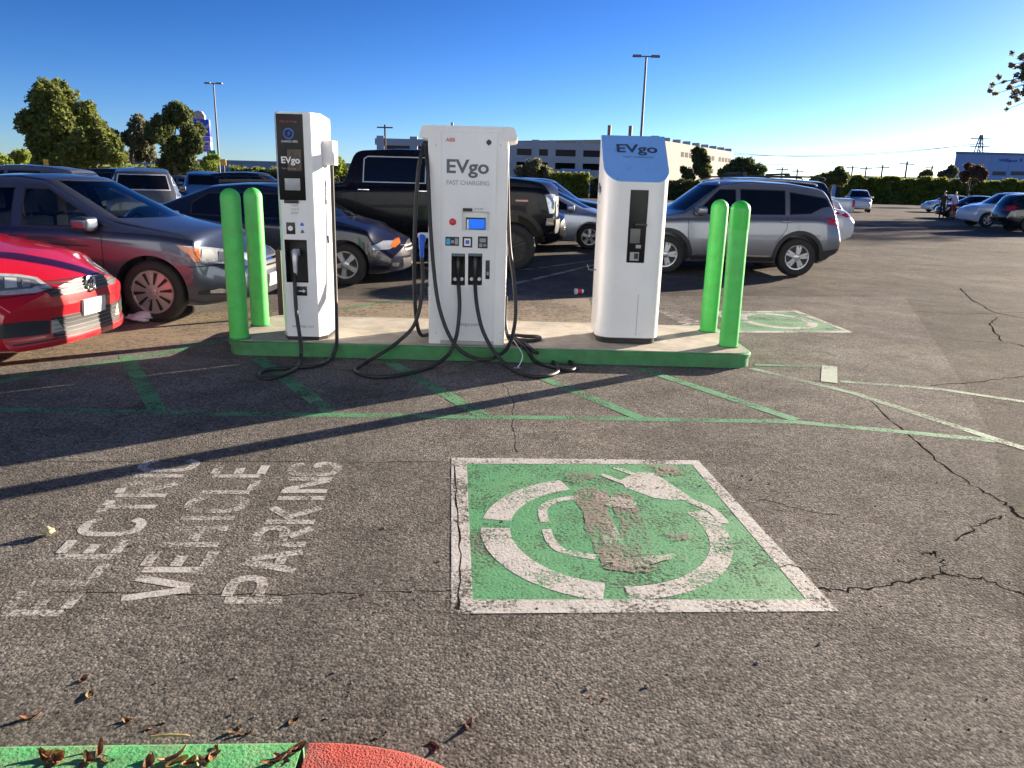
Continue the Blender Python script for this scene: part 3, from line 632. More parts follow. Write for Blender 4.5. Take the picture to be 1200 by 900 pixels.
bm = bmesh.new(); q = Vector(gp(606, 431, 0.012)); lathe(bm, [(0.032, 0), (0.032, 0.004)], 14, 'z', tuple(q)); obj('cable_tag', bm, LCD, M0)
for k in range(6):
    boxobj('vent_slot', MX1 - .002, MX1 + .0025, 6.95, 7.30, .42 + .045 * k, .435 + .045 * k, BLACKP, M0)
for zz_ in (0.55, 1.65):
    boxobj('hinge', MX0 - .006, MX0 + .01, YM + .015, YM + .035, zz_, zz_ + .09, LGREYT, M0, .003)
for px_, py_ in ((511, 170), (511, 390), (587, 170), (587, 390)):
    q_ = AT(px_, py_, YM); bm = bmesh.new(); lathe(bm, [(.006, .004), (.006, -.002), (.002, -.003)], 10, 'y', (q_.x, YM + .004, q_.z)); obj('bolt', bm, STEEL, M0)
adopt(M0)

# ---- right charger
YR = 6.90
R0 = empty('charging_station', (1.055, 7.17, ZI))
tag(R0, 'white charging station with sloping blue top beside the capped bollard', 'charger')
RX0, RX1 = 0.765, 1.345
rplan = rrect(RX0, RX1, YR, 7.46, 0.13, 8, (0.15, 0.12, 0.05, 0.05))
bm = bmesh.new(); prism(bm, rplan, 2.02 - 0.19, base=0.19)
zf = AT(735, 213, YR).z; yt = 7.36; zt = AT(735, 159.5, yt).z
pn = Vector((0, -(zt - zf), yt - YR)).normalized()
res = bmesh.ops.bisect_plane(bm, geom=bm.verts[:] + bm.edges[:] + bm.faces[:], plane_co=(1, YR, zf), plane_no=pn, clear_outer=True)
ed = [e for e in bm.edges if e.is_boundary]; bmesh.ops.contextual_create(bm, geom=ed)
res = bmesh.ops.bisect_plane(bm, geom=bm.verts[:] + bm.edges[:] + bm.faces[:], plane_co=(1, yt, zt), plane_no=(0, 0, 1), clear_outer=True)
bmesh.ops.contextual_create(bm, geom=[e for e in bm.edges if e.is_boundary])
bmesh.ops.recalc_face_normals(bm, faces=bm.faces[:])
rbody = obj('body', bm, WHITE, R0, 30)
# blue sheet lying on the slope
bm = bmesh.new(); up_ = pn * 0.004; ring_pts = []
for x, y in rplan:
    z = zf + (y - YR) * (zt - zf) / (yt - YR)
    if y <= yt + 1e-4: ring_pts.append(Vector((x, y, z)))
xs_ = [q for q in ring_pts]
lft = [q for q in xs_ if q.x < 1.05]; rgt = [q for q in xs_ if q.x >= 1.05]
lft.sort(key=lambda q: -q.y); rgt.sort(key=lambda q: q.y)
topl = Vector((RX0, yt, zt)); topr = Vector((RX1, yt, zt)); loop = [topl] + lft + rgt + [topr]
a = [bm.verts.new(q - pn * 0.004) for q in loop]; b = [bm.verts.new(q + pn * 0.005) for q in loop]
bm.faces.new(b); bm.faces.new(a[::-1])
for k in range(len(loop)): bm.faces.new((a[k], a[(k + 1) % len(loop)], b[(k + 1) % len(loop)], b[k]))
bmesh.ops.recalc_face_normals(bm, faces=bm.faces[:]); obj('blue_top', bm, BLUEP, R0)
sl_ang = math.atan2(zt - zf, yt - YR)
def on_slope(t): return Vector((0, YR + (yt - YR) * t, zf + (zt - zf) * t)) + pn * 0.0065
q = on_slope(0.70); t_ = text_obj('lettering', 'EVgo', 0.155, (1.075, q.y, q.z), NAVYT, R0, (sl_ang, 0, 0), 0.004, 0.37, 0.0)
q = on_slope(0.52); text_obj('lettering', 'FAST CHARGING', 0.035, (1.085, q.y, q.z), NAVYT, R0, (sl_ang, 0, 0), 0.0, 0.27, 0.0)
bm = bmesh.new(); prism(bm, [(1.055 + (x - 1.055) * 0.93, 7.17 + (y - 7.17) * 0.94) for x, y in rplan], 0.065, base=ZI - 0.002); obj('plinth', bm, BLACKP, R0, 40)
panel('display_panel', (736.5, 222.5, 757.5, 308), YR, 0.006, BLACKG, R0)
panel('shelf', (743, 262, 757.5, 265), YR, 0.05, BLACKP, R0)
panel('card_reader', (738.5, 268, 750, 285), YR - .006, 0.008, mat('reader_grey', (0.13, 0.13, 0.13), 0.4), R0)
panel('keypad_label', (745, 287, 751, 291), YR - .006, 0.003, LCD, R0, 0); panel('instruction_sticker', (738, 295.5, 748.5, 305.5), YR - .006, 0.003, LCD, R0, 0)
panel('sticker_print', (743, 297, 747.8, 303.5), YR - .009, 0.0015, BLACKP, R0, 0)
panel('panel_seam', (746.2, 345, 746.8, 393), YR, 0.001, LGREYT, R0, 0)
for x in (0.84, 1.035):
    bm = bmesh.new(); tube(bm, [(x, 7.41, 1.9), (x, 7.41, 2.085)], 0.017, 10); obj('antenna', bm, mat('antenna_brown', (0.06, 0.035, 0.03), 0.5), R0, 40)
me = text_mesh('EVgo', 0.11, 0.004, 0.0); sx = obj('lettering', me, NAVYT, R0); sx.location = (RX0 - 0.002, 7.24, 1.52); sx.rotation_euler = (R(90), 0, R(-90))
me = text_mesh('fast charging', 0.035, 0.0, 0.0); sx = obj('lettering', me, LGREYT, R0); sx.location = (RX0 - 0.002, 7.24, 1.40); sx.rotation_euler = (R(90), 0, R(-90))
bm = bmesh.new(); hk = AT(682, 312, 7.2); tube(bm, [(RX0 + .01, 7.2, hk.z - .03), (RX0 - 0.07, 7.2, hk.z - 0.03), (RX0 - 0.085, 7.2, hk.z + 0.02)], 0.006, 8); obj('cable_hook', bm, GREYT, R0)
adopt(R0)

# ------------------------------------------------------------------ foreground kerb with leaves
KG = mat('kerb_green_bright', (0.075, 0.32, 0.11), 0.65, var=0.3, scale=18, bump=0.45, bscale=90, dirt=0.8, dirtc=(0.20, 0.20, 0.13))
KR = mat('kerb_red', (0.33, 0.045, 0.03), 0.7, var=0.3, scale=22, bump=0.8, bscale=150, dirt=0.45, dirtc=(0.20, 0.12, 0.10))
ZK = 0.145
def kerb_run(name, far, width, m, label):
    bm = bmesh.new(); P = [Vector((*q, 0)) for q in far]; rows = []
    for i, p in enumerate(P):
        d = (P[min(i + 1, len(P) - 1)] - P[max(i - 1, 0)]).normalized(); nn = Vector((d.y, -d.x, 0))
        prof = ((-0.006, 0.0), (0.0, ZK - 0.022), (0.006, ZK - 0.007), (0.020, ZK), (width, ZK + 0.003), (width, 0.0))
        rows.append([bm.verts.new((*(p + nn * u)[:2], z)) for u, z in prof])
    for a, b in zip(rows[:-1], rows[1:]):
        for k in range(5): bm.faces.new((a[k], b[k], b[k + 1], a[k + 1]))
    bm.faces.new(rows[0]); bm.faces.new(rows[-1][::-1]); bmesh.ops.recalc_face_normals(bm, faces=bm.faces[:])
    return tag(obj(name, bm, m, None, 50), label, 'kerb')
def gk(x, y): p = G(x, y, ZK); return (p.x, p.y)
kg = [gk(-900, 885), gk(-200, 874), gk(0, 870.5), gk(180, 868), gk(356, 866)]
kerb_run('kerb', kg, 0.17, KG, 'bright green painted concrete kerb strewn with dry leaves')
e = gk(364, 866)
arcp = [e, gk(400, 866.5), gk(440, 870.5), gk(480, 878.5), gk(515, 891)]
lx, ly = arcp[-1]; arcp += [(lx + 0.06, ly - 0.045), (lx + 0.10, ly - 0.11), (lx + 0.12, ly - 0.22), (lx + 0.12, ly - 0.6)]
kerb_run('kerb', [tuple(q)[:2] for q in smooth_path([(*a, 0) for a in arcp], 4)], 0.17, KR, 'red painted rounded kerb end next to the green kerb')
bm = bmesh.new(); flat(bm, [(-6, 0.2, 0.10), (lx, 0.2, 0.10), (lx, ly - 0.15, 0.10), (e[0], e[1] - 0.1, 0.10), (-6, e[1] - 0.1, 0.10)])
struct('planting_soil', bm, mat('soil', (0.09, 0.065, 0.045), 0.95, var=0.3, bump=0.8), 'brown soil inside the kerb')
LEAFM = [mat('dry_leaf_%s' % nm, c, 0.7, var=0.35, scale=60) for nm, c in (('brown', (0.36, 0.16, 0.075)), ('tan', (0.48, 0.34, 0.17)), ('dark', (0.22, 0.10, 0.055)))]
def leaf_mesh(seed, L=0.05, W=0.018):
    rnd = random.Random(seed); bm = bmesh.new(); rows = []
    curl = rnd.uniform(0.15, 0.75); cup = rnd.uniform(0.1, 0.5); N = 7
    for i in range(N):
        t = i / (N - 1); w = W * math.sin(math.pi * (0.04 + 0.92 * t)) ** 0.7; x = (t - 0.5) * L
        z = curl * L * (t - 0.5) ** 2 * 1.5
        rows.append([bm.verts.new((x, v * w * (1 - .3 * cup), z + cup * W * v * v + rnd.uniform(-.0012, .0012) + 0.002)) for v in (-1, -.5, 0, .5, 1)])
    for a, b in zip(rows[:-1], rows[1:]):
        for k in range(4): bm.faces.new((a[k], b[k], b[k + 1], a[k + 1]))
    bmesh.ops.solidify(bm, geom=bm.faces[:], thickness=0.0012)
    me = bpy.data.meshes.new('dry_leaf'); bm.to_mesh(me); bm.free(); me.polygons.foreach_set('use_smooth', [True] * len(me.polygons)); return me
lm = []
for k in range(9):
    me = leaf_mesh(k, random.uniform(0.032, 0.062), random.uniform(0.006, 0.015)); me.materials.append(LEAFM[(0, 1, 0, 2, 0, 1, 0, 2, 0)[k]]); lm.append(me)
spots = [(56, 891, 1), (63, 887, 1), (70, 893, 1), (60, 897, 1), (100, 896, 1), (104, 892, 1), (117, 882, 1), (126, 892, 1), (175, 897, 1), (203, 891, 1), (208, 896, 1), (222, 897, 1), (245, 889, 1), (250, 886, 1), (237, 898, 1), (322, 895, 1), (330, 891, 1), (348, 880, 1),
         (35, 843, 0), (105, 816, 0), (150, 847, 0), (183, 853, 0), (179, 860, 0), (275, 858, 0), (288, 862, 0), (446, 864, 0), (509, 877, 0), (548, 853, 0), (345, 846, 0), (98, 798, 0), (420, 700, 0), (700, 820, 0)]
for i, (x, y, on) in enumerate(spots):
    z = ZK - 0.002 if on else -0.003; p = G(x, y, z); o = bpy.data.objects.new('dry_leaf', lm[i % 9]); col.objects.link(o)
    o.location = (p.x, p.y, z); o.rotation_euler = (random.uniform(-.15, .15), random.uniform(-.12, .12), random.uniform(0, 6.28)); s = 1.15 if on else 0.95; o.scale = (s, s, s)
    tag(o, 'small curled dry leaf lying on the bright green kerb' if on else 'small curled dry leaf lying on the bare asphalt', 'leaf', 'dry leaves on the kerb' if on else 'dry leaves on the asphalt')
bm = bmesh.new(); a, b = G(177, 864, .01), G(222, 863, .01); tube(bm, smooth_path([(a.x, a.y, .012), ((a.x + b.x) / 2, a.y + .004, .016), (b.x, b.y, .012)], 4), [0.004] * 8 + [0.002], 6); tag(obj('twig', bm, LEAFM[1]), 'thin tan twig lying along the green kerb', 'twig')
def rock(name, x, y, size, m, label, cat, flatn=0.6):
    bm = bmesh.new(); bmesh.ops.create_icosphere(bm, subdivisions=3, radius=1)
    for v in bm.verts:
        c = v.co.copy(); f = 1 + 0.28 * math.sin(3.1 * c.x + 1.3) * math.cos(2.7 * c.y + .4) + 0.12 * math.sin(7 * c.z + 5 * c.x)
        v.co = Vector((c.x * size * 1.35, c.y * size * .85, c.z * size * flatn)) * f
    z0 = min(v.co.z for v in bm.verts); p = G(x, y)
    o = obj(name, bm, m, None, 60); o.location = (p.x, p.y, -z0 + 0.002); o.rotation_euler = (0, 0, random.uniform(0, 3)); return tag(o, label, cat)
rock('stone', 57, 628, 0.027, mat('stone_yellow', (0.42, 0.35, 0.22), 0.8, var=0.3, scale=40), 'yellowish stone lying beside the word ELECTRIC', 'stone')
rock('plastic_bag', 165, 378, 0.11, mat('bag_white', (0.62, 0.55, 0.60), 0.45, var=0.15), 'crumpled white bag beside the grey sedan front tyre', 'bag', 0.42)
# paper cup lying behind the island
bm = bmesh.new(); lathe(bm, [(0.030, 0), (0.044, 0.115), (0.046, 0.12)], 18, 'x'); cup = empty('paper_cup', tuple(G(683, 345)), R(200)); cb = obj('cup_wall', bm, WHITET, cup, 40); cb.location = (0, 0, 0.046)
bm = bmesh.new(); lathe(bm, [(0.0345, 0.03), (0.0435, 0.10)], 18, 'x', close=False); cb = obj('red_band', bm, REDT, cup, 40); cb.location = (0, 0, 0.0465)
tag(cup, 'white paper cup with red band lying on its side on the asphalt', 'cup')
bm = bmesh.new(); pp_ = G(330.5, 371); prism(bm, rrect(-.03, .03, -.03, .03, .006, 2), 0.75); 
po_ = obj('stub_post', bm, mat('post_brown', (0.05, 0.035, 0.03), 0.6)); po_.location = pp_; tag(po_, 'short dark brown post behind the slim charger', 'post')

# loose grit on the coarse asphalt, too fine to count
rs = np.random.RandomState(5); ico = bmesh.new(); bmesh.ops.create_icosphere(ico, subdivisions=1, radius=1); iv = np.array([v.co for v in ico.verts]); ifc = np.array([[v.index for v in f.verts] for f in ico.faces]); ico.free()
N_ = 900; gx_ = rs.uniform(-2.6, 3.2, N_); gy_ = 1.9 + 3.4 * rs.uniform(0, 1, N_) ** 1.3; sz = rs.uniform(.0016, .0042, N_) * (1 + .9 * (rs.uniform(0, 1, N_) > .94))
V_ = (iv[None] * rs.uniform(.6, 1.25, (N_, len(iv), 1)) * sz[:, None, None] * np.array([1.2, 1, .7]) + np.stack([gx_, gy_, sz * .35 + .001], 1)[:, None]).reshape(-1, 3)
F_ = (ifc[None] + (np.arange(N_) * len(iv))[:, None, None]).reshape(-1, 3)
me = bpy.data.meshes.new('loose_grit'); me.from_pydata(V_.tolist(), [], F_.tolist()); go = obj('loose_grit', me, mat('grit', (0.17, 0.155, 0.135), .9, var=.4, scale=30)); tag(go, 'fine loose grit scattered over the coarse asphalt', kind='stuff')
# ------------------------------------------------------------------ vehicles
def prof(pts, sig=0.04):
    xs = np.array([p[0] for p in pts], float); zs = np.array([p[1] for p in pts], float)
    g = np.linspace(xs[0] - 0.6, xs[-1] + 0.6, 1200); v = np.interp(g, xs, zs)
    lo, hi = g < xs[0], g > xs[-1]
    v[lo] = zs[0] + (g[lo] - xs[0]) * (zs[1] - zs[0]) / (xs[1] - xs[0]); v[hi] = zs[-1] + (g[hi] - xs[-1]) * (zs[-1] - zs[-2]) / (xs[-1] - xs[-2])
    if sig > 0:
        k = np.exp(-0.5 * ((g - g[600]) / sig) ** 2); k = k[k > 1e-4]; k /= k.sum(); n = len(k) // 2
        v = np.convolve(np.pad(v, (n, len(k) - 1 - n), 'edge'), k, 'valid')
    return lambda x: float(np.interp(x, g, v))
def sstep(t): t = min(1, max(0, t)); return t * t * (3 - 2 * t)

class Shell:
    def __init__(s, sp):
        s.sp = sp; L = sp['L']; s.xf, s.xr = L / 2, -L / 2
        s.top = prof(sp['top'], sp.get('ts', 0.05)); s.belt = prof(sp['belt'], 0.08); s.bot = prof(sp['bot'], 0.05); s.w = prof(sp['w'], 0.12)
        s.rf = prof(sp['rakef'], 0.03); s.rr = prof(sp['raker'], 0.03); s.kf = sp.get('kf', 0.3); s.kr = sp.get('kr', 0.22); s.tum = sp.get('tum', 0.42); s.k = sp.get('k', 0.22)
        s.xc = sp.get('xc', -0.1); s.crown = sp.get('crown', 0.03)
    def ztop(s, x, f):
        sg = sstep((x - s.xc + 0.25) / 0.5) * 2 - 1
        kk = s.k * (1 if sg > 0 else s.sp.get('kback', 0.6))
        return s.top(x + sg * kk * f * f) + s.crown * (1 - f * f) - s.crown * 0.5
    def disp(s, x, y, z):
        bl = 0.62; W = s.sp['W'] / 2; t = min(1, abs(y) / W)
        if x > s.xf - bl: x = x - sstep((x - s.xf + bl) / bl) * (s.rf(z) + s.kf * t ** 2.6)
        elif x < s.xr + bl: x = x + sstep((s.xr + bl - x) / bl) * (s.rr(z) + s.kr * t ** 2.8)
        return x
    LOW = [(0.0, .90), (.05, .95), (.14, .980), (.30, .997), (.48, 1.0), (.64, .996), (.78, .985), (.87, .978), (.93, .970), (.975, .955), (1.0, .935)]
    FR = [1, .93, .82, .68, .52, .35, .18, 0]
    def section(s, x):
        w = s.w(x); zb = s.bot(x); ze = s.ztop(x, 1.0); zs = min(s.belt(x), ze - 0.012)
        side = [(w * a, zb + f * (zs - zb)) for f, a in s.LOW]
        h = ze - zs; r = min(s.sp.get('rc', 0.045), 0.45 * h); y0 = w * .935 - 0.012 * min(1, h / .1)
        def yu(z): return y0 - s.tum * (z - zs) - 0.05 * ((z - zs) / 0.45) ** 2 * min(1, h / .3)
        for f in (0.03, .2, .4, .6, .8, 1.0):
            z = zs + 0.004 + (h - r - 0.004) * f; side.append((yu(z), z))
        yE = yu(ze - r) - r * 0.75
        side.append((yu(ze - r) - r * 0.22, ze - r * 0.35))
        top = [(yE * f, s.ztop(x, f)) for f in s.FR]
        bot = [(side[0][0] * f, zb) for f in s.FR[::-1]][:-1]
        return bot + side + top, len(bot), len(side)
    def build(s, step=0.045):
        n = int(round(s.sp['L'] / step)); bm = bmesh.new(); rows = []; m = len(s.FR)
        for i in range(n + 1):
            x = s.xr + (s.xf - s.xr) * i / n; sec, nb, ns = s.section(x)
            lrow, rrow = [], []
            for j, (y, z) in enumerate(sec):
                xx = s.disp(x, y, z); v = bm.verts.new((xx, y, z)); lrow.append(v)
                rrow.append(v if y < 1e-6 else bm.verts.new((xx, -y, z)))
            rows.append((lrow, rrow))
        N = len(rows[0][0])
        for (la, ra), (lb, rb) in zip(rows[:-1], rows[1:]):
            for j in range(N - 1):
                reg = 0 if j < nb + 11 - 1 else (1 if j < nb + ns else 2)
                for (a, b, fl) in ((la, lb, 0), (ra, rb, 1)):
                    q = [a[j], a[j + 1], b[j + 1], b[j]]; q = q[::-1] if fl else q
                    q2 = []; [q2.append(v) for v in q if v not in q2]
                    if len(q2) >= 3:
                        f = bm.faces.new(q2); f.material_index = reg
        for end, (lr, rr) in ((1, rows[-1]), (0, rows[0])):
            xx0 = s.xf if end else s.xr; grid = []
            J = range(nb, nb + ns + 1)
            for j in J:
                y0, z0 = lr[j].co.y, lr[j].co.z; row = []
                if j == nb: row = [lr[jj] for jj in range(nb, -1, -1)] + [rr[jj] for jj in range(1, nb + 1)]
                elif j == nb + ns: row = [lr[jj] for jj in range(nb + ns, N)] + [rr[jj] for jj in range(N - 2, nb + ns - 1, -1)]
                else:
                    for f in s.FR: row.append(lr[j] if f == 1 else bm.verts.new((s.disp(xx0, y0 * f, z0), y0 * f, z0)))
                    for f in s.FR[-2::-1]: row.append(rr[j] if f == 1 else bm.verts.new((s.disp(xx0, y0 * f, z0), -y0 * f, z0)))
                grid.append(row)
            for a, b in zip(grid[:-1], grid[1:]):
                for k in range(len(a) - 1):
                    q = [a[k], a[k + 1], b[k + 1], b[k]]; q2 = []; [q2.append(v) for v in q if v not in q2]
                    try:
                        if len(q2) >= 3: bm.faces.new(q2)
                    except ValueError: pass
        bmesh.ops.remove_doubles(bm, verts=bm.verts[:], dist=0.0006)
        bmesh.ops.recalc_face_normals(bm, faces=bm.faces[:])
        return bm

def inside(p, poly):
    c = False; n = len(poly); x, y = p
    for i in range(n):
        x1, y1 = poly[i]; x2, y2 = poly[(i + 1) % n]
        if (y1 > y) != (y2 > y) and x < (x2 - x1) * (y - y1) / (y2 - y1) + x1: c = not c
    return c
VIEWS = {'side': (Vector((0, -1, 0)), Vector((1, 0, 0))), 'front': (Vector((-1, 0, 0)), Vector((0, 1, 0))), 'rear': (Vector((1, 0, 0)), Vector((0, 1, 0)))}
def view(v):
    if v in VIEWS: return VIEWS[v]
    a = R(v); return Vector((-math.cos(a), -math.sin(a), 0)), Vector((-math.sin(a), math.cos(a), 0))
def project(bvh, d, u, uv, off):
    o = u * uv[0] + Vector((0, 0, uv[1])) - d * 6
    h = bvh.ray_cast(o, d)
    return None if h[0] is None else h[0] - d * off
def patch(bvh, v, poly, off=0.004, grid=0.05, skirt=0.02, mirror=False):
    """polygon seen in a view of the car, laid onto its skin"""
    d, u = view(v); bm = bmesh.new()
    if poly and isinstance(poly[0][0], (list, tuple)):
        vs = [[bm.verts.new((p[0], p[1], 0)) for p in row] for row in poly]
        for a, b in zip(vs[:-1], vs[1:]):
            for k in range(len(a) - 1): bm.faces.new((a[k], a[k + 1], b[k + 1], b[k]))
    else:
        bm.faces.new([bm.verts.new((p[0], p[1], 0)) for p in poly])
        if grid:
            for ax in (0, 1):
                lo = min(p[ax] for p in poly); hi = max(p[ax] for p in poly); n = int((hi - lo) / grid)
                for k in range(1, n + 1):
                    co = [0, 0, 0]; co[ax] = lo + (hi - lo) * k / (n + 1); no = [0, 0, 0]; no[ax] = 1
                    bmesh.ops.bisect_plane(bm, geom=bm.verts[:] + bm.edges[:] + bm.faces[:], plane_co=co, plane_no=no)
        bmesh.ops.triangulate(bm, faces=[f for f in bm.faces if len(f.verts) > 4])
    bad = []
    for q in bm.verts:
        h = project(bvh, d, u, (q.co.x, q.co.y), off)
        if h is None: bad.append(q)
        else: q.co = h
    if bad: bmesh.ops.delete(bm, geom=bad, context='VERTS')
    if skirt and bm.faces:
        ed = [e for e in bm.edges if e.is_boundary]
        r = bmesh.ops.extrude_edge_only(bm, edges=ed)
        for q in r['geom']:
            if isinstance(q, bmesh.types.BMVert): q.co += d * skirt
    bmesh.ops.recalc_face_normals(bm, faces=bm.faces[:])
    if mirror: mirror_bm(bm)
    return bm
def mirror_bm(bm):
    for q in bm.verts: q.co.y = -q.co.y
    bmesh.ops.reverse_faces(bm, faces=bm.faces[:])
def line_grid(pts, w):
    rows = ([], [])
    for i, p in enumerate(pts):
        a = Vector(pts[max(i - 1, 0)]); b = Vector(pts[min(i + 1, len(pts) - 1)]); d = (b - a).normalized(); n = Vector((-d.y, d.x))
        ww = w
        rows[0].append((p[0] + n.x * ww / 2, p[1] + n.y * ww / 2)); rows[1].append((p[0] - n.x * ww / 2, p[1] - n.y * ww / 2))
    return [list(rows[0]), list(rows[1])]
def dens(pts, st=0.05):
    out = []
    for a, b in zip(pts[:-1], pts[1:]):
        a, b = Vector(a), Vector(b); n = max(1, int((b - a).length / st))
        for k in range(n): q = a.lerp(b, k / n); out.append((q.x, q.y))
    out.append(tuple(pts[-1])); return out
def ring_grid(cx, cz, r0, r1, a0, a1, n=40):
    A = [R(a0 + (a1 - a0) * k / n) for k in range(n + 1)]
    return [[(cx + r0 * math.cos(a), cz + r0 * math.sin(a)) for a in A], [(cx + r1 * math.cos(a), cz + r1 * math.sin(a)) for a in A]]

TYRE = mat('tyre_rubber', (0.020, 0.019, 0.019), 0.75, var=0.25, scale=12, bump=0.2, dirt=0.2, dirtc=(0.05, 0.045, 0.04))
LINER = mat('wheel_liner', (0.008, 0.008, 0.008), 0.9)
TRIM = mat('trim_black', (0.018, 0.018, 0.020), 0.55, var=0.2, dirt=0.25, dirtc=(0.06, 0.055, 0.05))
CHROME = mat('chrome', (0.78, 0.78, 0.80), 0.10, metal=1.0, var=0.04)
SILVERW = mat('wheel_silver', (0.50, 0.50, 0.52), 0.28, metal=0.65, var=0.06, dirt=0.15, dirtc=(0.2, 0.17, 0.14))
WDARK = mat('wheel_dark', (0.015, 0.015, 0.016), 0.45)
LENS = mat('lamp_lens', (0.50, 0.53, 0.56), 0.06, var=0.25, scale=16, metal=0.35, coat=1.0)
LENSD = mat('lamp_inner', (0.10, 0.11, 0.12), 0.15, var=0.3, coat=1.0)
AMBER = mat('lamp_amber', (0.75, 0.17, 0.015), 0.12, coat=1.0)
REDL = mat('lamp_red', (0.50, 0.012, 0.02), 0.12, coat=1.0)
PLATE = mat('plate', (0.62, 0.62, 0.58), 0.45)
SEAT = mat('seat_grey', (0.24, 0.225, 0.21), 0.8)
DASH = mat('dashboard', (0.02, 0.02, 0.021), 0.7)
GLASS_CLEAR = glass_mat('window_glass', (0.80, 0.85, 0.83))
GLASS_MID = glass_mat('window_glass_shaded', (0.18, 0.20, 0.21))
GLASS_DARK = mat('window_glass_tinted', (0.006, 0.007, 0.009), 0.03, var=0.05, coat=0.3)
def paint(name, c, metal=0.0, rough=0.35, dirt=0.12, coat=1.0, spec=None):
    return mat('paint_' + name, c, rough, metal=metal, var=0.05, scale=2.5, coat=coat, spec=spec, coatr=0.03, dirt=dirt, dirtc=(c[0] * .6 + .05, c[1] * .6 + .045, c[2] * .6 + .04))

def make_wheel(parent, x, y, r, width, style, side, rim_m=None, rr=0.64):
    """tyre turned about y with a rim facing outwards; side +1 = left"""
    rim_m = rim_m or SILVERW
    w = width / 2; rim = r * rr
    bm = bmesh.new(); lathe(bm, [(rim, -w * .9), (rim + .03, -w), (r - .05, -w), (r - .012, -w * .82), (r, -w * .6), (r, w * .6), (r - .012, w * .82), (r - .05, w), (rim + .03, w), (rim, w * .9), (rim, -w * .9)], 40, 'y', close=False)
    t = obj('wheel', bm, TYRE, parent, 40); t.location = (x, y, r - 0.004); t.rotation_euler = (0, random.uniform(0, 1), 0 if side > 0 else math.pi)
    bm = bmesh.new(); yo = w * .72
    lathe(bm, [(rim + .004, w * .93), (rim + .004, w * .80), (rim - .020, w * .78), (rim - 0.024, w * .5), (rim - .024, -w * .8)], 40, 'y', close=False); obj('rim_lip', bm, rim_m, t, 50)
    bm = bmesh.new(); lathe(bm, [(rim - .02, w * .30), (.01, w * .34)], 32, 'y', close=False); obj('brake_backing', bm, WDARK, t)
    bm = bmesh.new()
    if style == 'slots':
        lathe(bm, [(rim - .010, yo - .012), (rim * .93, yo), (rim * .55, yo + .004), (rim * .25, yo + .010), (.01, yo + .010)], 40, 'y', close=False); obj('rim', bm, rim_m, t, 50)
        sb = bmesh.new()
        for k in range(10):
            a = 2 * math.pi * k / 10; ca, sa = math.cos(a), math.sin(a)
            pl = [(rim * .34, -.008), (rim * .90, -.020), (rim * .90, .020), (rim * .34, .008)]
            vv = [sb.verts.new((p * ca - q * sa, yo + .013, p * sa + q * ca)) for p, q in pl]; sb.faces.new(vv)
        obj('slots', sb, WDARK, t)
        hb = bmesh.new(); lathe(hb, [(.035, yo), (.035, yo + .018), (.005, yo + .022)], 16, 'y'); obj('hub_cap', hb, rim_m, t, 40)
    else:
        n = {'five': 5, 'six': 6, 'seven': 7, 'double': 5}[style]
        for k in range(n):
            for dx in ((-.16, .16) if style in ('double',) else (0,)):
                a = 2 * math.pi * k / n + dx; ca, sa = math.cos(a), math.sin(a)
                wi, wo = (.030, .022) if style == 'double' else ((.036, .042) if style == 'five' else (.026, .032))
                pts = [(.03, -wi, 0), (rim * .5, -wi * .85, .012), (rim - .012, -wo, -.004), (rim - .012, wo, -.004), (rim * .5, wi * .85, .012), (.03, wi, 0)]
                vt = [bm.verts.new((p * ca - q * sa, yo + h, p * sa + q * ca)) for p, q, h in pts]; vb = [bm.verts.new((p * ca - q * 1.25 * sa, yo - .045 + h, p * sa + q * 1.25 * ca)) for p, q, h in pts]
                bm.faces.new(vt)
                for i in range(6): bm.faces.new((vt[i], vt[(i + 1) % 6], vb[(i + 1) % 6], vb[i]))
        lathe(bm, [(.062, yo - .04), (.062, yo + .006), (.045, yo + .016), (.004, yo + .016)], 20, 'y')
        bmesh.ops.recalc_face_normals(bm, faces=bm.faces[:]); obj('rim', bm, rim_m, t, 40)
    return t

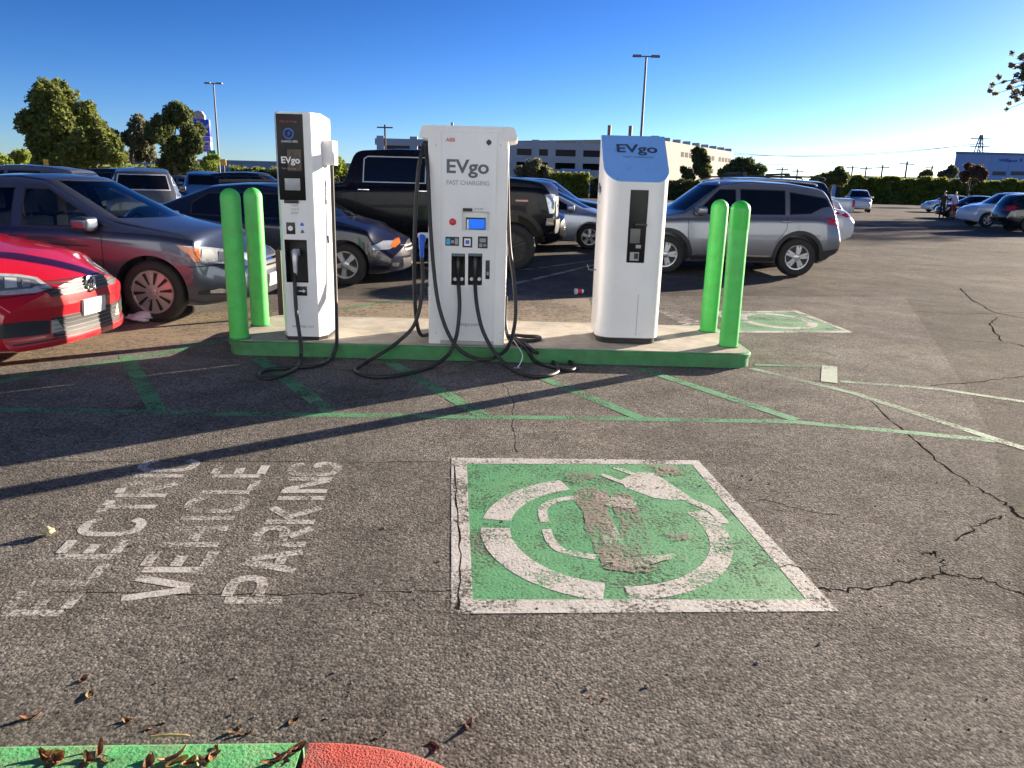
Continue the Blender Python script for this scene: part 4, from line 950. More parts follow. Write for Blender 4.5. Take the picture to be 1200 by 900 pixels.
def build_car(name, sp, loc, heading, label, pm, cat='car', group=None, detail=2, glass=None, wind=None):
    """detail 2: near car with seams and interior; 1: car with lamps and windows; loc = point on the ground below the middle of the car"""
    S_ = Shell(sp); bm0 = S_.build(0.045 if detail == 2 else 0.07)
    bvh = BVHTree.FromBMesh(bm0)
    root = empty(name, loc, heading); tag(root, label, cat, group)
    body = obj('body', bm0, [pm, pm, pm, LINER], root)
    cut = []
    for wx in sp['wheels']:
        for sd in (1, -1):
            cb = bmesh.new(); w = S_.w(wx); lathe(cb, [(sp['arch'], sd * (w - sp.get('wd', .30))), (sp['arch'], sd * (w + .25))], 44, 'y', (wx, 0, sp['wr'] + sp.get('lift', 0))); cut.append((cb, LINER))
    bool_cut(body, cut)
    bm = bmesh.new(); bm.from_mesh(body.data)
    # windows: cut the skin along their outlines and lift those faces out
    jobs = []
    for pl in sp['side_windows']:
        jobs.append(('side', pl))
    zs0 = min(p[1] for pl in sp['side_windows'] for p in pl) - 0.04
    def upper(reg): return [f for f in bm.faces if f.material_index in reg and f.calc_center_median().z > zs0 - .3]
    def cut_by(faces, a, b, ax):
        no = Vector((0, 0, 0)); d = (b[0] - a[0], b[1] - a[1])
        if ax == 'side': no = Vector((-d[1], 0, d[0])); co = Vector((a[0], 0, a[1]))
        else: no = Vector((0, -d[1], d[0])); co = Vector((0, a[0], a[1]))
        g = set(faces); ge = {e for f in faces for e in f.edges}; gv = {v for f in faces for v in f.verts}
        bmesh.ops.bisect_plane(bm, geom=list(gv) + list(ge) + list(g), plane_co=co, plane_no=no.normalized(), dist=1e-5)
    for _, pl in jobs:
        lo, hi = min(p[0] for p in pl) - .25, max(p[0] for p in pl) + .25
        for k in range(len(pl)):
            cut_by([f for f in upper((1,)) if lo < f.calc_center_median().x < hi], pl[k], pl[(k + 1) % len(pl)], 'side')
    ws = []
    for key in ('windshield', 'rear_window'):
        q = sp.get(key)
        if not q: continue
        z0, z1, y0, y1, xlo, xhi = q; pl = [(-y0, z0), (y0, z0), (y1, z1), (-y1, z1)]; ws.append((key, pl, xlo, xhi))
        for k in range(4): cut_by([f for f in upper((2,)) if xlo < f.calc_center_median().x < xhi], pl[k], pl[(k + 1) % 4], 'front')
    picks = {}
    for f in bm.faces:
        c = f.calc_center_median()
        if f.material_index == 1 and abs(f.normal.y) > .2:
            for i, (_, pl) in enumerate(jobs):
                if inside((c.x, c.z), pl): picks.setdefault(('side_window', i, c.y > 0), []).append(f)
        elif f.material_index == 2 and abs(f.normal.x) > .12:
            for key, pl, xlo, xhi in ws:
                if xlo < c.x < xhi and inside((c.y, c.z), pl): picks.setdefault((key, 0, 0), []).append(f)
    dead = []
    for key, fs in picks.items():
        wb = bmesh.new(); vm = {}
        for f in fs:
            vv = []
            for v in f.verts:
                if v not in vm: vm[v] = wb.verts.new(v.co)
                vv.append(vm[v])
            try: wb.faces.new(vv)
            except ValueError: pass
        bmesh.ops.recalc_face_normals(wb, faces=wb.faces[:])
        ctr = sum((f.calc_center_median() for f in wb.faces), Vector()) / max(1, len(wb.faces))
        if sum(f.normal.dot(f.calc_center_median() - Vector((S_.xc, 0, 0.8))) for f in wb.faces) < 0: bmesh.ops.reverse_faces(wb, faces=wb.faces[:])
        r = bmesh.ops.inset_region(wb, faces=wb.faces[:], thickness=sp.get('wtrim_w', 0.016), depth=-0.003, use_even_offset=True, use_boundary=True)
        for f in r['faces']: f.material_index = 1
        gm = (wind if key[0] != 'side_window' else None) or glass or GLASS_DARK
        obj(key[0], wb, [gm, sp.get('wtrim', TRIM)], root, 30); dead += fs
    bmesh.ops.delete(bm, geom=list(set(dead)), context='FACES')
    for f in bm.faces:
        if f.material_index in (1, 2): f.material_index = 0
    bm.to_mesh(body.data); bm.free(); me = body.data
    me.polygons.foreach_set('use_smooth', [True] * len(me.polygons)); me.set_sharp_from_angle(angle=R(34))
    # wheels
    for i, wx in enumerate(sp['wheels']):
        for sd in (1, -1):
            make_wheel(root, wx, sd * (S_.w(wx) - sp['tw'] / 2 - sp.get('inset', .025)), sp['wr'], sp['tw'], sp.get('style', 'five'), sd, sp.get('rim_m'), sp.get('rr', .64))
    def both(nm, v, poly, m, off=0.004, par=root, grid=0.05, skirt=0.02):
        out = []
        for mi in (False, True):
            o = obj(nm, patch(bvh, v, poly, off, grid, skirt, mi), m, par, 40); out.append(o)
        return out
    for nm, v, poly, m, off in sp.get('pair', []):
        both(nm, v, poly, m, off)
    for nm, v, poly, m, off in sp.get('single', []):
        obj(nm, patch(bvh, v, poly, off), m, root, 40)
    if detail >= 2:
        for ln in sp.get('seams', []): both('panel_gap', 'side', line_grid(dens(ln, .04), 0.008), LINER, 0.0022, skirt=0)
        for v, ln in sp.get('front_seams', []): obj('panel_gap', patch(bvh, v, line_grid(dens(ln, .04), 0.008), 0.0022, None, 0), LINER, root)
    for (hx, hz) in sp.get('handles', []):
        for sd in (1, -1):
            h = project(bvh, Vector((0, -1, 0)), Vector((1, 0, 0)), (hx, hz), 0.0)
            hb = bmesh.new(); box(hb, -.10, .10, -0.012, 0.030, -.016, .016, .012); ho = obj('door_handle', hb, sp.get('handle_m', pm), root, 40); ho.location = (h.x, sd * (h.y), h.z); ho.rotation_euler = (0, 0, 0 if sd > 0 else math.pi)
    if 'mirror' in sp:
        mx, mz = sp['mirror']; h = project(bvh, Vector((0, -1, 0)), Vector((1, 0, 0)), (mx, mz), 0.0)
        for sd in (1, -1):
            mb = bmesh.new(); box(mb, -.10, .12, .03, .23, -.075, .075, .05, 4)
            for v in mb.verts: v.co.x *= 1 - 1.4 * max(0, v.co.y - .08); v.co.z *= 1 - .8 * max(0, v.co.y - .1)
            if sd < 0: mirror_bm(mb)
            mo = obj('mirror', mb, sp.get('mirror_m', pm), root, 50); mo.location = (h.x, sd * (h.y - .01), h.z + .06)
            ab = bmesh.new(); box(ab, -.04, .05, -.04, .09, -.09, -.03, .012)
            if sd < 0: mirror_bm(ab)
            obj('mirror_arm', ab, TRIM, mo)
    for (x0, x1, z) in sp.get('sills', []): both('sill_strip', 'side', [(x0, z), (x1, z), (x1, z + .03), (x0, z + .03)], CHROME, .012)
    if sp.get('cladding'):
        for wx in sp['wheels']: both('wheel_arch_trim', 'side', ring_grid(wx, sp['wr'] + sp.get('lift', 0), sp['arch'] - .002, sp['arch'] + sp['cladding'], -8, 188), sp.get('clad_m', TRIM), .014, skirt=.04)
    if sp.get('seats'):
        seats(root, sp['seats'], body)
    return root, bvh, S_

def seats(root, rows, body):
    xf = rows[0]
    bm = bmesh.new(); box(bm, rows[-1] - .3, xf + .75, -.72, .72, .30, .36); obj('cabin_floor', bm, DASH, root)
    bm = bmesh.new(); box(bm, xf + .78, xf + 1.25, -.70, .70, .62, .93, .06); obj('dashboard', bm, DASH, root, 40)
    for i, x in enumerate(rows):
        for y in (-.38, .38):
            b = bmesh.new(); box(b, x - .02, x + .5, y - .25, y + .25, .36, .54, .05)
            box(b, x - .18, x - .02, y - .25, y + .25, .50, 1.06, .05); s = obj('seat', b, SEAT, root, 40)
            b = bmesh.new(); box(b, x - .22, x - .10, y - .13, y + .13, 1.09, 1.30, .04); box(b, x - .17, x - .15, y - .06, y - .05, 1.0, 1.12); box(b, x - .17, x - .15, y + .05, y + .06, 1.0, 1.12); obj('headrest', b, SEAT, s, 40)
    b = bmesh.new(); pts = [(xf + .62 + .05 * math.sin(a), .38 + .18 * math.cos(a), .90 + .18 * math.sin(a)) for a in [2 * math.pi * k / 24 for k in range(25)]]; tube(b, pts, .014, 8); tube(b, [(xf + .62, .2, .9), (xf + .64, .38, .9), (xf + .62, .56, .9)], .016, 6); obj('steering_wheel', b, DASH, root, 50)

# ------------------------------------------------------------------ vehicle shapes (metres, x forward, nose at +L/2)
def sedan(**k):
    s = dict(L=4.88, W=1.86, top=[(-2.44, .93), (-2.36, 1.03), (-1.80, 1.09), (-1.58, 1.11), (-.86, 1.415), (-.35, 1.47), (.15, 1.478), (.55, 1.445), (1.28, 1.02), (1.42, .985), (1.95, .90), (2.25, .815), (2.44, .71)], ts=.045,
             belt=[(-2.44, .84), (-1.5, .955), (0, .93), (.9, .905), (1.5, .875), (2.1, .79), (2.44, .66)], bot=[(-2.44, .34), (-2.2, .24), (-1.9, .20), (1.95, .185), (2.3, .20), (2.44, .23)],
             w=[(-2.44, .80), (-2.1, .875), (-1.4, .92), (0, .925), (1.45, .918), (2.0, .875), (2.44, .78)], rakef=[(.18, .09), (.30, .02), (.45, 0), (.58, .02), (.72, .11), (.8, .2)], raker=[(.3, .08), (.5, 0), (.75, .02), (1.0, .12)],
             wheels=(1.46, -1.34), wr=.33, tw=.215, arch=.385, style='slots', k=.24, kf=.34, tum=.42, xc=-.15,
             side_windows=[[(.93, .945), (.10, .965), (.06, 1.345), (.30, 1.345)], [(.0, .965), (-.92, .985), (-.93, 1.17), (-.70, 1.325), (-.03, 1.355)], [(-1.0, .99), (-1.32, 1.0), (-1.0, 1.175)]],
             windshield=(1.015, 1.425, .70, .52, .2, 1.6), rear_window=(1.13, 1.415, .62, .50, -1.75, -.5), handles=[(-.05, .80), (-1.02, .83)], mirror=(.78, .93),
             seams=[[(.98, .90), (.99, .60), (.93, .28)], [(.03, .93), (.04, .5), (.02, .27)], [(-.95, .95), (-.93, .7), (-.86, .55)], [(.93, .27), (-.95, .27)], [(1.47 + .40, .60), (2.2, .625)]], seats=(.05, -.85))
    s.update(k); return s
def suv(**k):
    s = dict(L=4.65, W=1.84, top=[(-2.325, 1.02), (-2.28, 1.22), (-2.12, 1.45), (-1.90, 1.57), (-1.2, 1.66), (-.4, 1.69), (.2, 1.675), (.50, 1.63), (1.22, 1.135), (1.36, 1.10), (1.85, 1.03), (2.15, .96), (2.325, .86)], ts=.04,
             belt=[(-2.325, 1.0), (-1.6, 1.06), (0, 1.03), (1.0, 1.01), (1.6, .98), (2.1, .90), (2.325, .78)], bot=[(-2.325, .44), (-2.1, .30), (-1.8, .24), (1.8, .24), (2.15, .26), (2.325, .34)],
             w=[(-2.325, .80), (-2.0, .875), (-1.3, .915), (0, .92), (1.4, .915), (1.95, .87), (2.325, .78)], rakef=[(.25, .09), (.40, .02), (.6, 0), (.78, .03), (.95, .12)], raker=[(.4, .06), (.6, 0), (.8, .02), (1.05, .06), (1.3, .12)],
             wheels=(1.31, -1.24), wr=.355, tw=.23, arch=.415, style='double', k=.2, kback=.3, kf=.30, kr=.20, tum=.30, xc=-.2, rc=.06,
             side_windows=[[(.88, 1.075), (.02, 1.09), (.0, 1.535), (.34, 1.535)], [(-.06, 1.09), (-.98, 1.10), (-1.0, 1.54), (-.08, 1.545)], [(-1.06, 1.105), (-1.50, 1.13), (-1.74, 1.24), (-1.96, 1.27), (-1.84, 1.42), (-1.08, 1.515)]],
             windshield=(1.14, 1.60, .72, .58, .1, 1.5), rear_window=(1.13, 1.52, .64, .56, -2.4, -1.7), handles=[(-.10, .97), (-1.0, .985)], mirror=(.74, 1.09), cladding=.065,
             seams=[[(.98, 1.0), (.97, .7), (.86, .36)], [(.0, 1.05), (.01, .6), (-.02, .34)], [(-1.02, 1.08), (-1.0, .85), (-.80, .60)], [(.86, .335), (-.75, .335)]])
    s.update(k); return s
def pickup(**k):
    s = dict(L=6.44, W=2.06, top=[(-3.22, 1.40), (-3.15, 1.44), (-1.0, 1.465), (-.88, 1.48), (-.76, 1.98), (-.65, 2.045), (0, 2.085), (.7, 2.08), (1.02, 2.03), (1.66, 1.68), (1.80, 1.655), (2.4, 1.63), (2.95, 1.585), (3.14, 1.555), (3.22, 1.47)], ts=.035,
             belt=[(-3.22, 1.36), (-1.0, 1.40), (.2, 1.42), (1.4, 1.46), (2.2, 1.48), (2.9, 1.46), (3.22, 1.38)], bot=[(-3.22, .72), (-2.8, .60), (-1.0, .50), (1.7, .50), (2.8, .60), (3.22, .66)],
             w=[(-3.22, .95), (-2.9, .99), (-1.3, 1.02), (0, 1.02), (2.0, 1.02), (2.8, .99), (3.22, .93)], rakef=[(.6, .04), (.8, 0), (1.4, .0), (1.5, .02), (1.6, .06)], raker=[(.7, .0), (1.0, 0), (1.4, .01)],
             wheels=(2.12, -1.80), wr=.425, tw=.30, arch=.52, lift=.06, style='six', k=.14, kback=.1, kf=.15, kr=.06, tum=.20, xc=.15, rc=.06, wd=.36,
             side_windows=[[(1.42, 1.50), (.66, 1.49), (.66, 1.94), (1.0, 1.94)], [(.57, 1.49), (-.55, 1.49), (-.55, 1.90), (-.48, 1.945), (.57, 1.945)]],
             windshield=(1.68, 2.01, .80, .68, .6, 2.0), rear_window=(1.55, 1.95, .70, .64, -1.0, -.55), handles=[(.50, 1.36), (-.52, 1.36)], mirror=(1.25, 1.50), cladding=.075, handle_m=CHROME, wtrim=mat('trim_bright', (0.52, 0.54, 0.58), .3), wtrim_w=.018,
             seams=[[(1.50, 1.45), (1.48, .9), (1.45, .62)], [(.61, 1.47), (.61, .62)], [(-.66, 1.45), (-.66, .58)], [(-.84, 1.44), (-.84, .56)], [(1.45, .62), (-.66, .60)]], sills=[(1.5, -.75, .56)])
    def f(x): return (1.66 + (x - 1.66) * .83 if x > 1.66 else x) + .1325
    s['L'] = 6.175; s['xc'] += .1325; s['wheels'] = (2.2525, -1.6675); s['mirror'] = (f(s['mirror'][0]), s['mirror'][1])
    for q in ('top', 'belt', 'bot', 'w'): s[q] = [(f(x), z) for x, z in s[q]]
    for q in ('side_windows', 'seams'): s[q] = [[(x + .1325, z) for x, z in pl] for pl in s[q]]
    for q in ('windshield', 'rear_window'): w_ = s[q]; s[q] = (*w_[:4], w_[4] + .1325, w_[5] + .1325)
    s['handles'] = [(x + .1325, z) for x, z in s['handles']]; s['sills'] = [(a + .1325, b + .1325, z) for a, b, z in s['sills']]
    s.update(k); return s
def scaled(s, f, zf=1.0):
    """the same shape with every length along x multiplied by f; wheels stay where they are given"""
    s = dict(s); s['L'] *= f
    for k in ('top', 'belt', 'bot', 'w'): s[k] = [(x * f, z * (zf if k == 'top' else 1)) for x, z in s[k]]
    for k in ('side_windows', 'seams'): s[k] = [[(x * f, z) for x, z in pl] for pl in s.get(k, [])]
    for k in ('windshield', 'rear_window'):
        if s.get(k): q = s[k]; s[k] = (*q[:4], q[4] * f, q[5] * f)
    s['handles'] = [(x * f, z) for x, z in s.get('handles', [])]; s['sills'] = [(a * f, b * f, z) for a, b, z in s.get('sills', [])]
    if 'mirror' in s: s['mirror'] = (s['mirror'][0] * f, s['mirror'][1])
    s['pair'] = [(n, v, [(p[0] * (f if v == 'side' else 1), p[1]) for p in pl], m, o) for n, v, pl, m, o in s.get('pair', [])]
    s['xc'] = s['xc'] * f; return s
# ------------------------------------------------------------------ the parked vehicles
def car_at(root, sp, wheel_pt, i, sd, heading):
    """stand the car so that wheel i of side sd touches the ground at wheel_pt (outer face of the tyre)"""
    w = Shell(sp).w(sp['wheels'][i]) - sp.get('inset', .025); lx, ly = sp['wheels'][i], sd * (w - 0.03)
    c, s = math.cos(heading), math.sin(heading); root.location = (wheel_pt[0] - (c * lx - s * ly), wheel_pt[1] - (s * lx + c * ly), 0); root.rotation_euler = (0, 0, heading)

# grey sedan
acc = sedan(L=4.94, rr=.70, top=[(-2.47, .95), (-2.38, 1.05), (-1.80, 1.11), (-1.58, 1.13), (-.86, 1.445), (-.35, 1.50), (.15, 1.508), (.52, 1.475), (1.28, 1.085), (1.44, 1.045), (1.98, .955), (2.28, .865), (2.47, .755)], belt=[(-2.47, .86), (-1.5, .97), (0, .955), (.9, .945), (1.5, .925), (2.1, .84), (2.47, .70)],
    side_windows=[[(1.03, .985), (.10, .985), (.06, 1.375), (.33, 1.375)], [(.0, .985), (-.92, 1.005), (-.93, 1.20), (-.70, 1.355), (-.03, 1.385)], [(-1.0, 1.01), (-1.32, 1.02), (-1.0, 1.205)]], windshield=(1.075, 1.455, .72, .53, .2, 1.7), rear_window=(1.15, 1.445, .62, .50, -1.75, -.5), mirror=(.84, .965),
    pair=[('fog_lamp', 38, [(-.98, .36), (-.74, .385), (-.52, .35), (-.52, .31), (-.98, .31)], TRIM, .005),
          ('fog_lens', 38, [(-.80, .365), (-.70, .375), (-.62, .355), (-.62, .325), (-.80, .325)], LENS, .009),
          ('body_crease', 'side', [(.85, .80), (-1.9, .88), (-1.9, .872), (.85, .79)], LINER, .0025)],
    single=[('grille', 'front', [(-.50, .66), (.50, .66), (.42, .52), (-.42, .52)], TRIM, .006), ('grille_bar', 'front', [(-.47, .64), (.47, .64), (.46, .615), (-.46, .615)], CHROME, .012), ('grille_bar', 'front', [(-.44, .58), (.44, .58), (.43, .56), (-.43, .56)], CHROME, .012),
            ('plate', 'front', [(-.15, .47), (.15, .47), (.15, .33), (-.15, .33)], PLATE, .02), ('lower_intake', 'front', [(-.45, .30), (.45, .30), (.40, .24), (-.40, .24)], TRIM, .006)])
o, bvh_acc, sh = build_car('parked_car', acc, (0, 0, 0), 0, 'dark grey sedan with see-through windows parked behind the red car', paint('graphite', (0.070, 0.088, 0.125), 0.6, .32), glass=GLASS_CLEAR)
car_at(o, acc, G(183, 377.5), 0, -1, R(-1.5))
def trace(root, bvh, nm, px, m, off=.006, par=None, mirror=True, step=4.0):
    """outline of a lamp or trim as seen in the photo, laid onto the car's skin; its twin is mirrored to the other side"""
    mw = Matrix.Translation(root.location) @ Matrix.Rotation(root.rotation_euler[2], 4, 'Z'); inv = mw.inverted(); bm = bmesh.new()
    bm.faces.new([bm.verts.new((x, y, 0)) for x, y in px])
    for ax in (0, 1):
        lo = min(p[ax] for p in px); hi = max(p[ax] for p in px)
        for k in range(1, int((hi - lo) / step) + 1):
            co = [0, 0, 0]; co[ax] = lo + (hi - lo) * k / (int((hi - lo) / step) + 1); no = [0, 0, 0]; no[ax] = 1
            bmesh.ops.bisect_plane(bm, geom=bm.verts[:] + bm.edges[:] + bm.faces[:], plane_co=co, plane_no=no)
    bmesh.ops.triangulate(bm, faces=[f for f in bm.faces if len(f.verts) > 4]); bad = []; o0 = inv @ C_POS
    for v in bm.verts:
        d = inv.to_3x3() @ ray(v.co.x, v.co.y); h = bvh.ray_cast(o0, d)
        if h[0] is None: bad.append(v)
        else: v.co = h[0] + (h[1] if h[1].dot(d) < 0 else -h[1]) * off
    if bad: bmesh.ops.delete(bm, geom=bad, context='VERTS')
    r = bmesh.ops.extrude_edge_only(bm, edges=[e for e in bm.edges if e.is_boundary])
    for v in r['geom']:
        if isinstance(v, bmesh.types.BMVert): v.co.x -= .02; v.co.y *= .985
    bmesh.ops.recalc_face_normals(bm, faces=bm.faces[:])
    if mirror:
        b2 = bm.copy(); mirror_bm(b2); obj(nm, b2, m, par or root, 40)
    return obj(nm, bm, m, par or root, 40)
trace(o, bvh_acc, 'headlamp', [(208, 288), (240, 289.5), (270, 293), (290, 297), (296, 304), (292, 312), (270, 309.5), (236, 308.5), (219, 297)], LENS)
trace(o, bvh_acc, 'turn_signal', [(208, 287.5), (232, 291.5), (235.5, 307), (228, 307), (219, 296)], AMBER, .010)
trace(o, bvh_acc, 'lamp_reflector', [(236, 292.5), (246, 292.5), (252, 299), (251, 306), (243, 308), (236, 306)], mat('reflector_soft', (0.62, 0.63, 0.60), .35, metal=.4), .012)
trace(o, bvh_acc, 'lamp_reflector', [(256, 295), (268, 297), (268, 307), (257, 306.5)], LENSD, .010)

# red sedan, its nose in the picture
vw = sedan(L=4.64, W=1.78, top=[(-2.32, .95), (-2.25, 1.04), (-1.75, 1.10), (-1.55, 1.12), (-.82, 1.40), (-.35, 1.45), (.15, 1.455), (.5, 1.42), (1.20, 1.0), (1.34, .965), (1.85, .875), (2.1, .805), (2.23, .75), (2.32, .69)],
    belt=[(-2.32, .84), (-1.5, .95), (0, .92), (.9, .90), (1.45, .83), (1.95, .75), (2.32, .655)], bot=[(-2.32, .34), (-2.1, .24), (-1.8, .20), (1.85, .185), (2.1, .19), (2.32, .20)], w=[(-2.32, .77), (-2.0, .84), (-1.4, .885), (0, .89), (1.4, .885), (1.9, .855), (2.32, .80)],
    rakef=[(.18, .02), (.22, .0), (.30, .025), (.40, .02), (.55, 0), (.64, .015), (.74, .06), (.85, .12)], kf=.30, wheels=(1.40, -1.25), wr=.32, arch=.37, style='five',
    side_windows=[[(.85, .955), (.10, .965), (.06, 1.32), (.28, 1.32)], [(.0, .965), (-.92, .985), (-.93, 1.17), (-.70, 1.31), (-.03, 1.335)]], windshield=(1.03, 1.40, .66, .50, .2, 1.5), rear_window=(1.14, 1.39, .60, .48, -1.75, -.5), mirror=(.72, .94),
    single=[('upper_grille', 'front', [(-.52, 0.690), (.52, 0.690), (.44, 0.590), (-.44, 0.590)], TRIM, .006),
            ('lower_grille', 'front', [(-.46, 0.425), (.46, 0.425), (.46, 0.270), (-.46, 0.270)], TRIM, .006),
            ('plate', 'front', [(-.152, 0.525), (.152, 0.525), (.152, 0.395), (-.152, 0.395)], PLATE, .022),
            ('splitter_gap', 'front', [(-.75, 0.262), (.75, 0.262), (.75, 0.250), (-.75, 0.250)], TRIM, .004)],
    front_seams=[('front', [(-.80, 0.703), (.80, 0.703)])], seats=None)
o, bvh_vw, sh = build_car('parked_car', vw, (0, 0, 0), 0, 'bright red sedan with its nose beside the left bollards', paint('red', (0.42, 0.006, 0.016), 0.0, .3), glass=GLASS_MID)
for z, w_, t in ((.683, .51, .009), (.655, .48, .006), (.632, .465, .006), (.597, .445, .009)):
    obj('grille_slat', patch(bvh_vw, 'front', line_grid(dens([(-w_, z), (w_, z)], .05), t), .013, None, .008), mat('slat_grey', (0.085, 0.085, 0.09), .4, metal=.3), o)
for z in (.400, .365, .330, .297):
    obj('grille_slat', patch(bvh_vw, 'front', line_grid(dens([(-.45, z), (.45, z)], .05), .006), .013, None, .008), mat('slat_pale', (0.15, 0.15, 0.145), .4, metal=.3), o)
h = project(bvh_vw, Vector((-1, 0, 0)), Vector((0, 1, 0)), (0, 0.640), 0)
bm = bmesh.new(); lathe(bm, [(.072, 0), (.072, 0.022), (.060, 0.026), (.058, 0.018)], 28, 'x', (h.x, 0, h.z), False); em = obj('emblem_ring', bm, CHROME, o, 40)
bm = bmesh.new(); lathe(bm, [(.070, 0.010), (.001, 0.012)], 28, 'x', (h.x, 0, h.z), False); obj('emblem_disc', bm, TRIM, em)
bm = bmesh.new()
for pl in ([(-.034, 0.050), (0, 0.008), (.034, 0.050)], [(-.052, 0.028), (-.026, -.045), (0, -.006), (.026, -.045), (.052, 0.028)]):
    tube(bm, [(h.x + .020, y, h.z + z) for y, z in pl], .0075, 6)
obj('emblem_letters', bm, CHROME, em)
o.location = Vector((-3.66, 6.52, 0)) - Vector((2.32, 0, 0)); o.rotation_euler = (0, 0, R(0))
o.location = (-3.55 - 2.32 * math.cos(R(-3)), 6.36 - 2.32 * math.sin(R(-3)), 0); o.rotation_euler = (0, 0, R(-3))

trace(o, bvh_vw, 'headlamp', [(-26, 318), (0, 321), (22, 322), (43, 325.5), (61, 338), (43, 343.5), (20, 345.5), (0, 346.5), (-26, 346)], LENS, .006)
trace(o, bvh_vw, 'lamp_inner', [(-22, 322), (0, 324.5), (22, 325.5), (40, 328.5), (48, 334), (36, 339), (0, 342), (-22, 342)], LENSD, .010)
trace(o, bvh_vw, 'lamp_reflector', [(5, 326.5), (19, 327), (20, 338), (6, 339)], mat('reflector_soft', (0, 0, 0)), .014, step=3)
trace(o, bvh_vw, 'lamp_reflector', [(26, 329), (34, 330), (36, 336.5), (27, 338)], SILVERW, .014, step=3)
trace(o, bvh_vw, 'fog_grille', [(-20, 386), (5, 379.5), (30, 376.5), (58, 375), (58, 391), (30, 394.5), (0, 397.5), (-20, 399)], TRIM, .006)
trace(o, bvh_vw, 'fog_trim', [(60, 375.5), (66, 374), (75, 387), (60, 391)], mat('trim_beige_grey', (0.36, 0.34, 0.30), .5), .007, step=3)

# navy sedan behind the slim charger
civ = sedan(L=4.50, W=1.76, top=[(-2.25, .95), (-2.18, 1.03), (-1.75, 1.09), (-1.5, 1.12), (-.80, 1.39), (-.3, 1.435), (.2, 1.44), (.55, 1.405), (1.32, .985), (1.46, .95), (1.85, .86), (2.1, .77), (2.25, .65)],
    belt=[(-2.25, .82), (-1.5, .95), (0, .92), (.9, .89), (1.45, .85), (1.95, .74), (2.25, .62)], bot=[(-2.25, .34), (-2.1, .24), (-1.8, .20), (1.8, .18), (2.1, .18), (2.25, .22)], w=[(-2.25, .76), (-2.0, .83), (-1.4, .87), (0, .88), (1.4, .87), (1.85, .83), (2.25, .74)],
    wheels=(1.36, -1.34), wr=.315, arch=.365, style='five', side_windows=[[(.98, .935), (.10, .955), (.06, 1.31), (.34, 1.31)], [(.0, .955), (-.92, .98), (-.93, 1.15), (-.70, 1.30), (-.03, 1.325)]], windshield=(.985, 1.38, .66, .50, .2, 1.7), rear_window=(1.14, 1.38, .60, .48, -1.75, -.5), mirror=(.80, .93), seats=None,
    pair=[('headlamp', 38, [(-.90, .665), (-.68, .665), (-.44, .60), (-.46, .54), (-.70, .545), (-.86, .59)], LENS, .006), ('turn_signal', 50, [(-1.42, .70), (-1.28, .68), (-1.14, .59), (-1.2, .565), (-1.36, .63)], AMBER, .009), ('fog_lamp', 38, [(-.86, .34), (-.6, .355), (-.5, .32), (-.86, .28)], TRIM, .005)],
    single=[('grille', 'front', [(-.46, .60), (.46, .60), (.40, .51), (-.40, .51)], TRIM, .006), ('grille_bar', 'front', [(-.42, .575), (.42, .575), (.41, .545), (-.41, .545)], CHROME, .012), ('lower_intake', 'front', [(-.5, .40), (.5, .40), (.42, .24), (-.42, .24)], TRIM, .006), ('plate', 'front', [(-.15, .42), (.15, .42), (.15, .30), (-.15, .30)], PLATE, .02)])
o, _, _ = build_car('parked_car', civ, (0, 0, 0), 0, 'navy blue sedan with amber turn signal behind the slim charger', paint('navy', (0.008, 0.010, 0.026), 0.2, .3, .06, .7))
car_at(o, civ, G(405, 335), 0, -1, R(-2))

# black pickup
pk = pickup(rim_m=WDARK, single=[('grille', 'front', [(-.78, 1.33), (.78, 1.33), (.74, .98), (-.74, .98)], TRIM, .01), ('grille_bar', 'front', [(-.72, 1.19), (.72, 1.19), (.72, 1.14), (-.72, 1.14)], CHROME, .02), ('front_bumper', 'front', [(-.90, .93), (.90, .93), (.90, .68), (-.90, .68)], TRIM, .05), ('tail_gate_gap', 'rear', [(-.8, 1.36), (.8, 1.36), (.8, 1.345), (-.8, 1.345)], LINER, .003)],
    pair=[('headlamp', 32, [(-0.70, 1.36), (-0.82, 1.375), (-0.96, 1.36), (-0.90, 1.22), (-0.88, 1.05), (-0.74, 1.03), (-0.72, 1.2)], LENS, .008), ('bumper_chrome', 32, [(-0.70, .95), (-1.04, .98), (-1.04, .86), (-0.70, .82)], CHROME, .02), ('marker_lamp', 'side', [(2.30, 1.26), (2.52, 1.26), (2.52, 1.23), (2.30, 1.23)], REDL, .006), ('tail_lamp', 'side', [(-3.07, 1.38), (-2.93, 1.38), (-2.93, .98), (-3.07, .98)], REDL, .008)])
o, bvh_pk, _ = build_car('pickup_truck', pk, (0, 0, 0), 0, 'lifted black pickup truck with chrome trimmed windows behind the middle charger', paint('black', (0.006, 0.006, 0.009), 0.0, .25, .02, .18, .15), 'pickup truck')
for s_ in (1, -1):
    bm = bmesh.new(); tube(bm, [(1.63, s_ * 1.0, .42), (1.58, s_ * 1.06, .40), (-.62, s_ * 1.06, .40), (-.67, s_ * 1.0, .42)], .045, 10); obj('side_step', bm, TRIM, o, 50)
bm = bmesh.new(); box(bm, -3.0, -.85, -.86, .86, 1.40, 1.4755); obj('bed_cover', bm, TRIM, o)
car_at(o, pk, G(599, 317.5), 0, -1, R(-0.5))

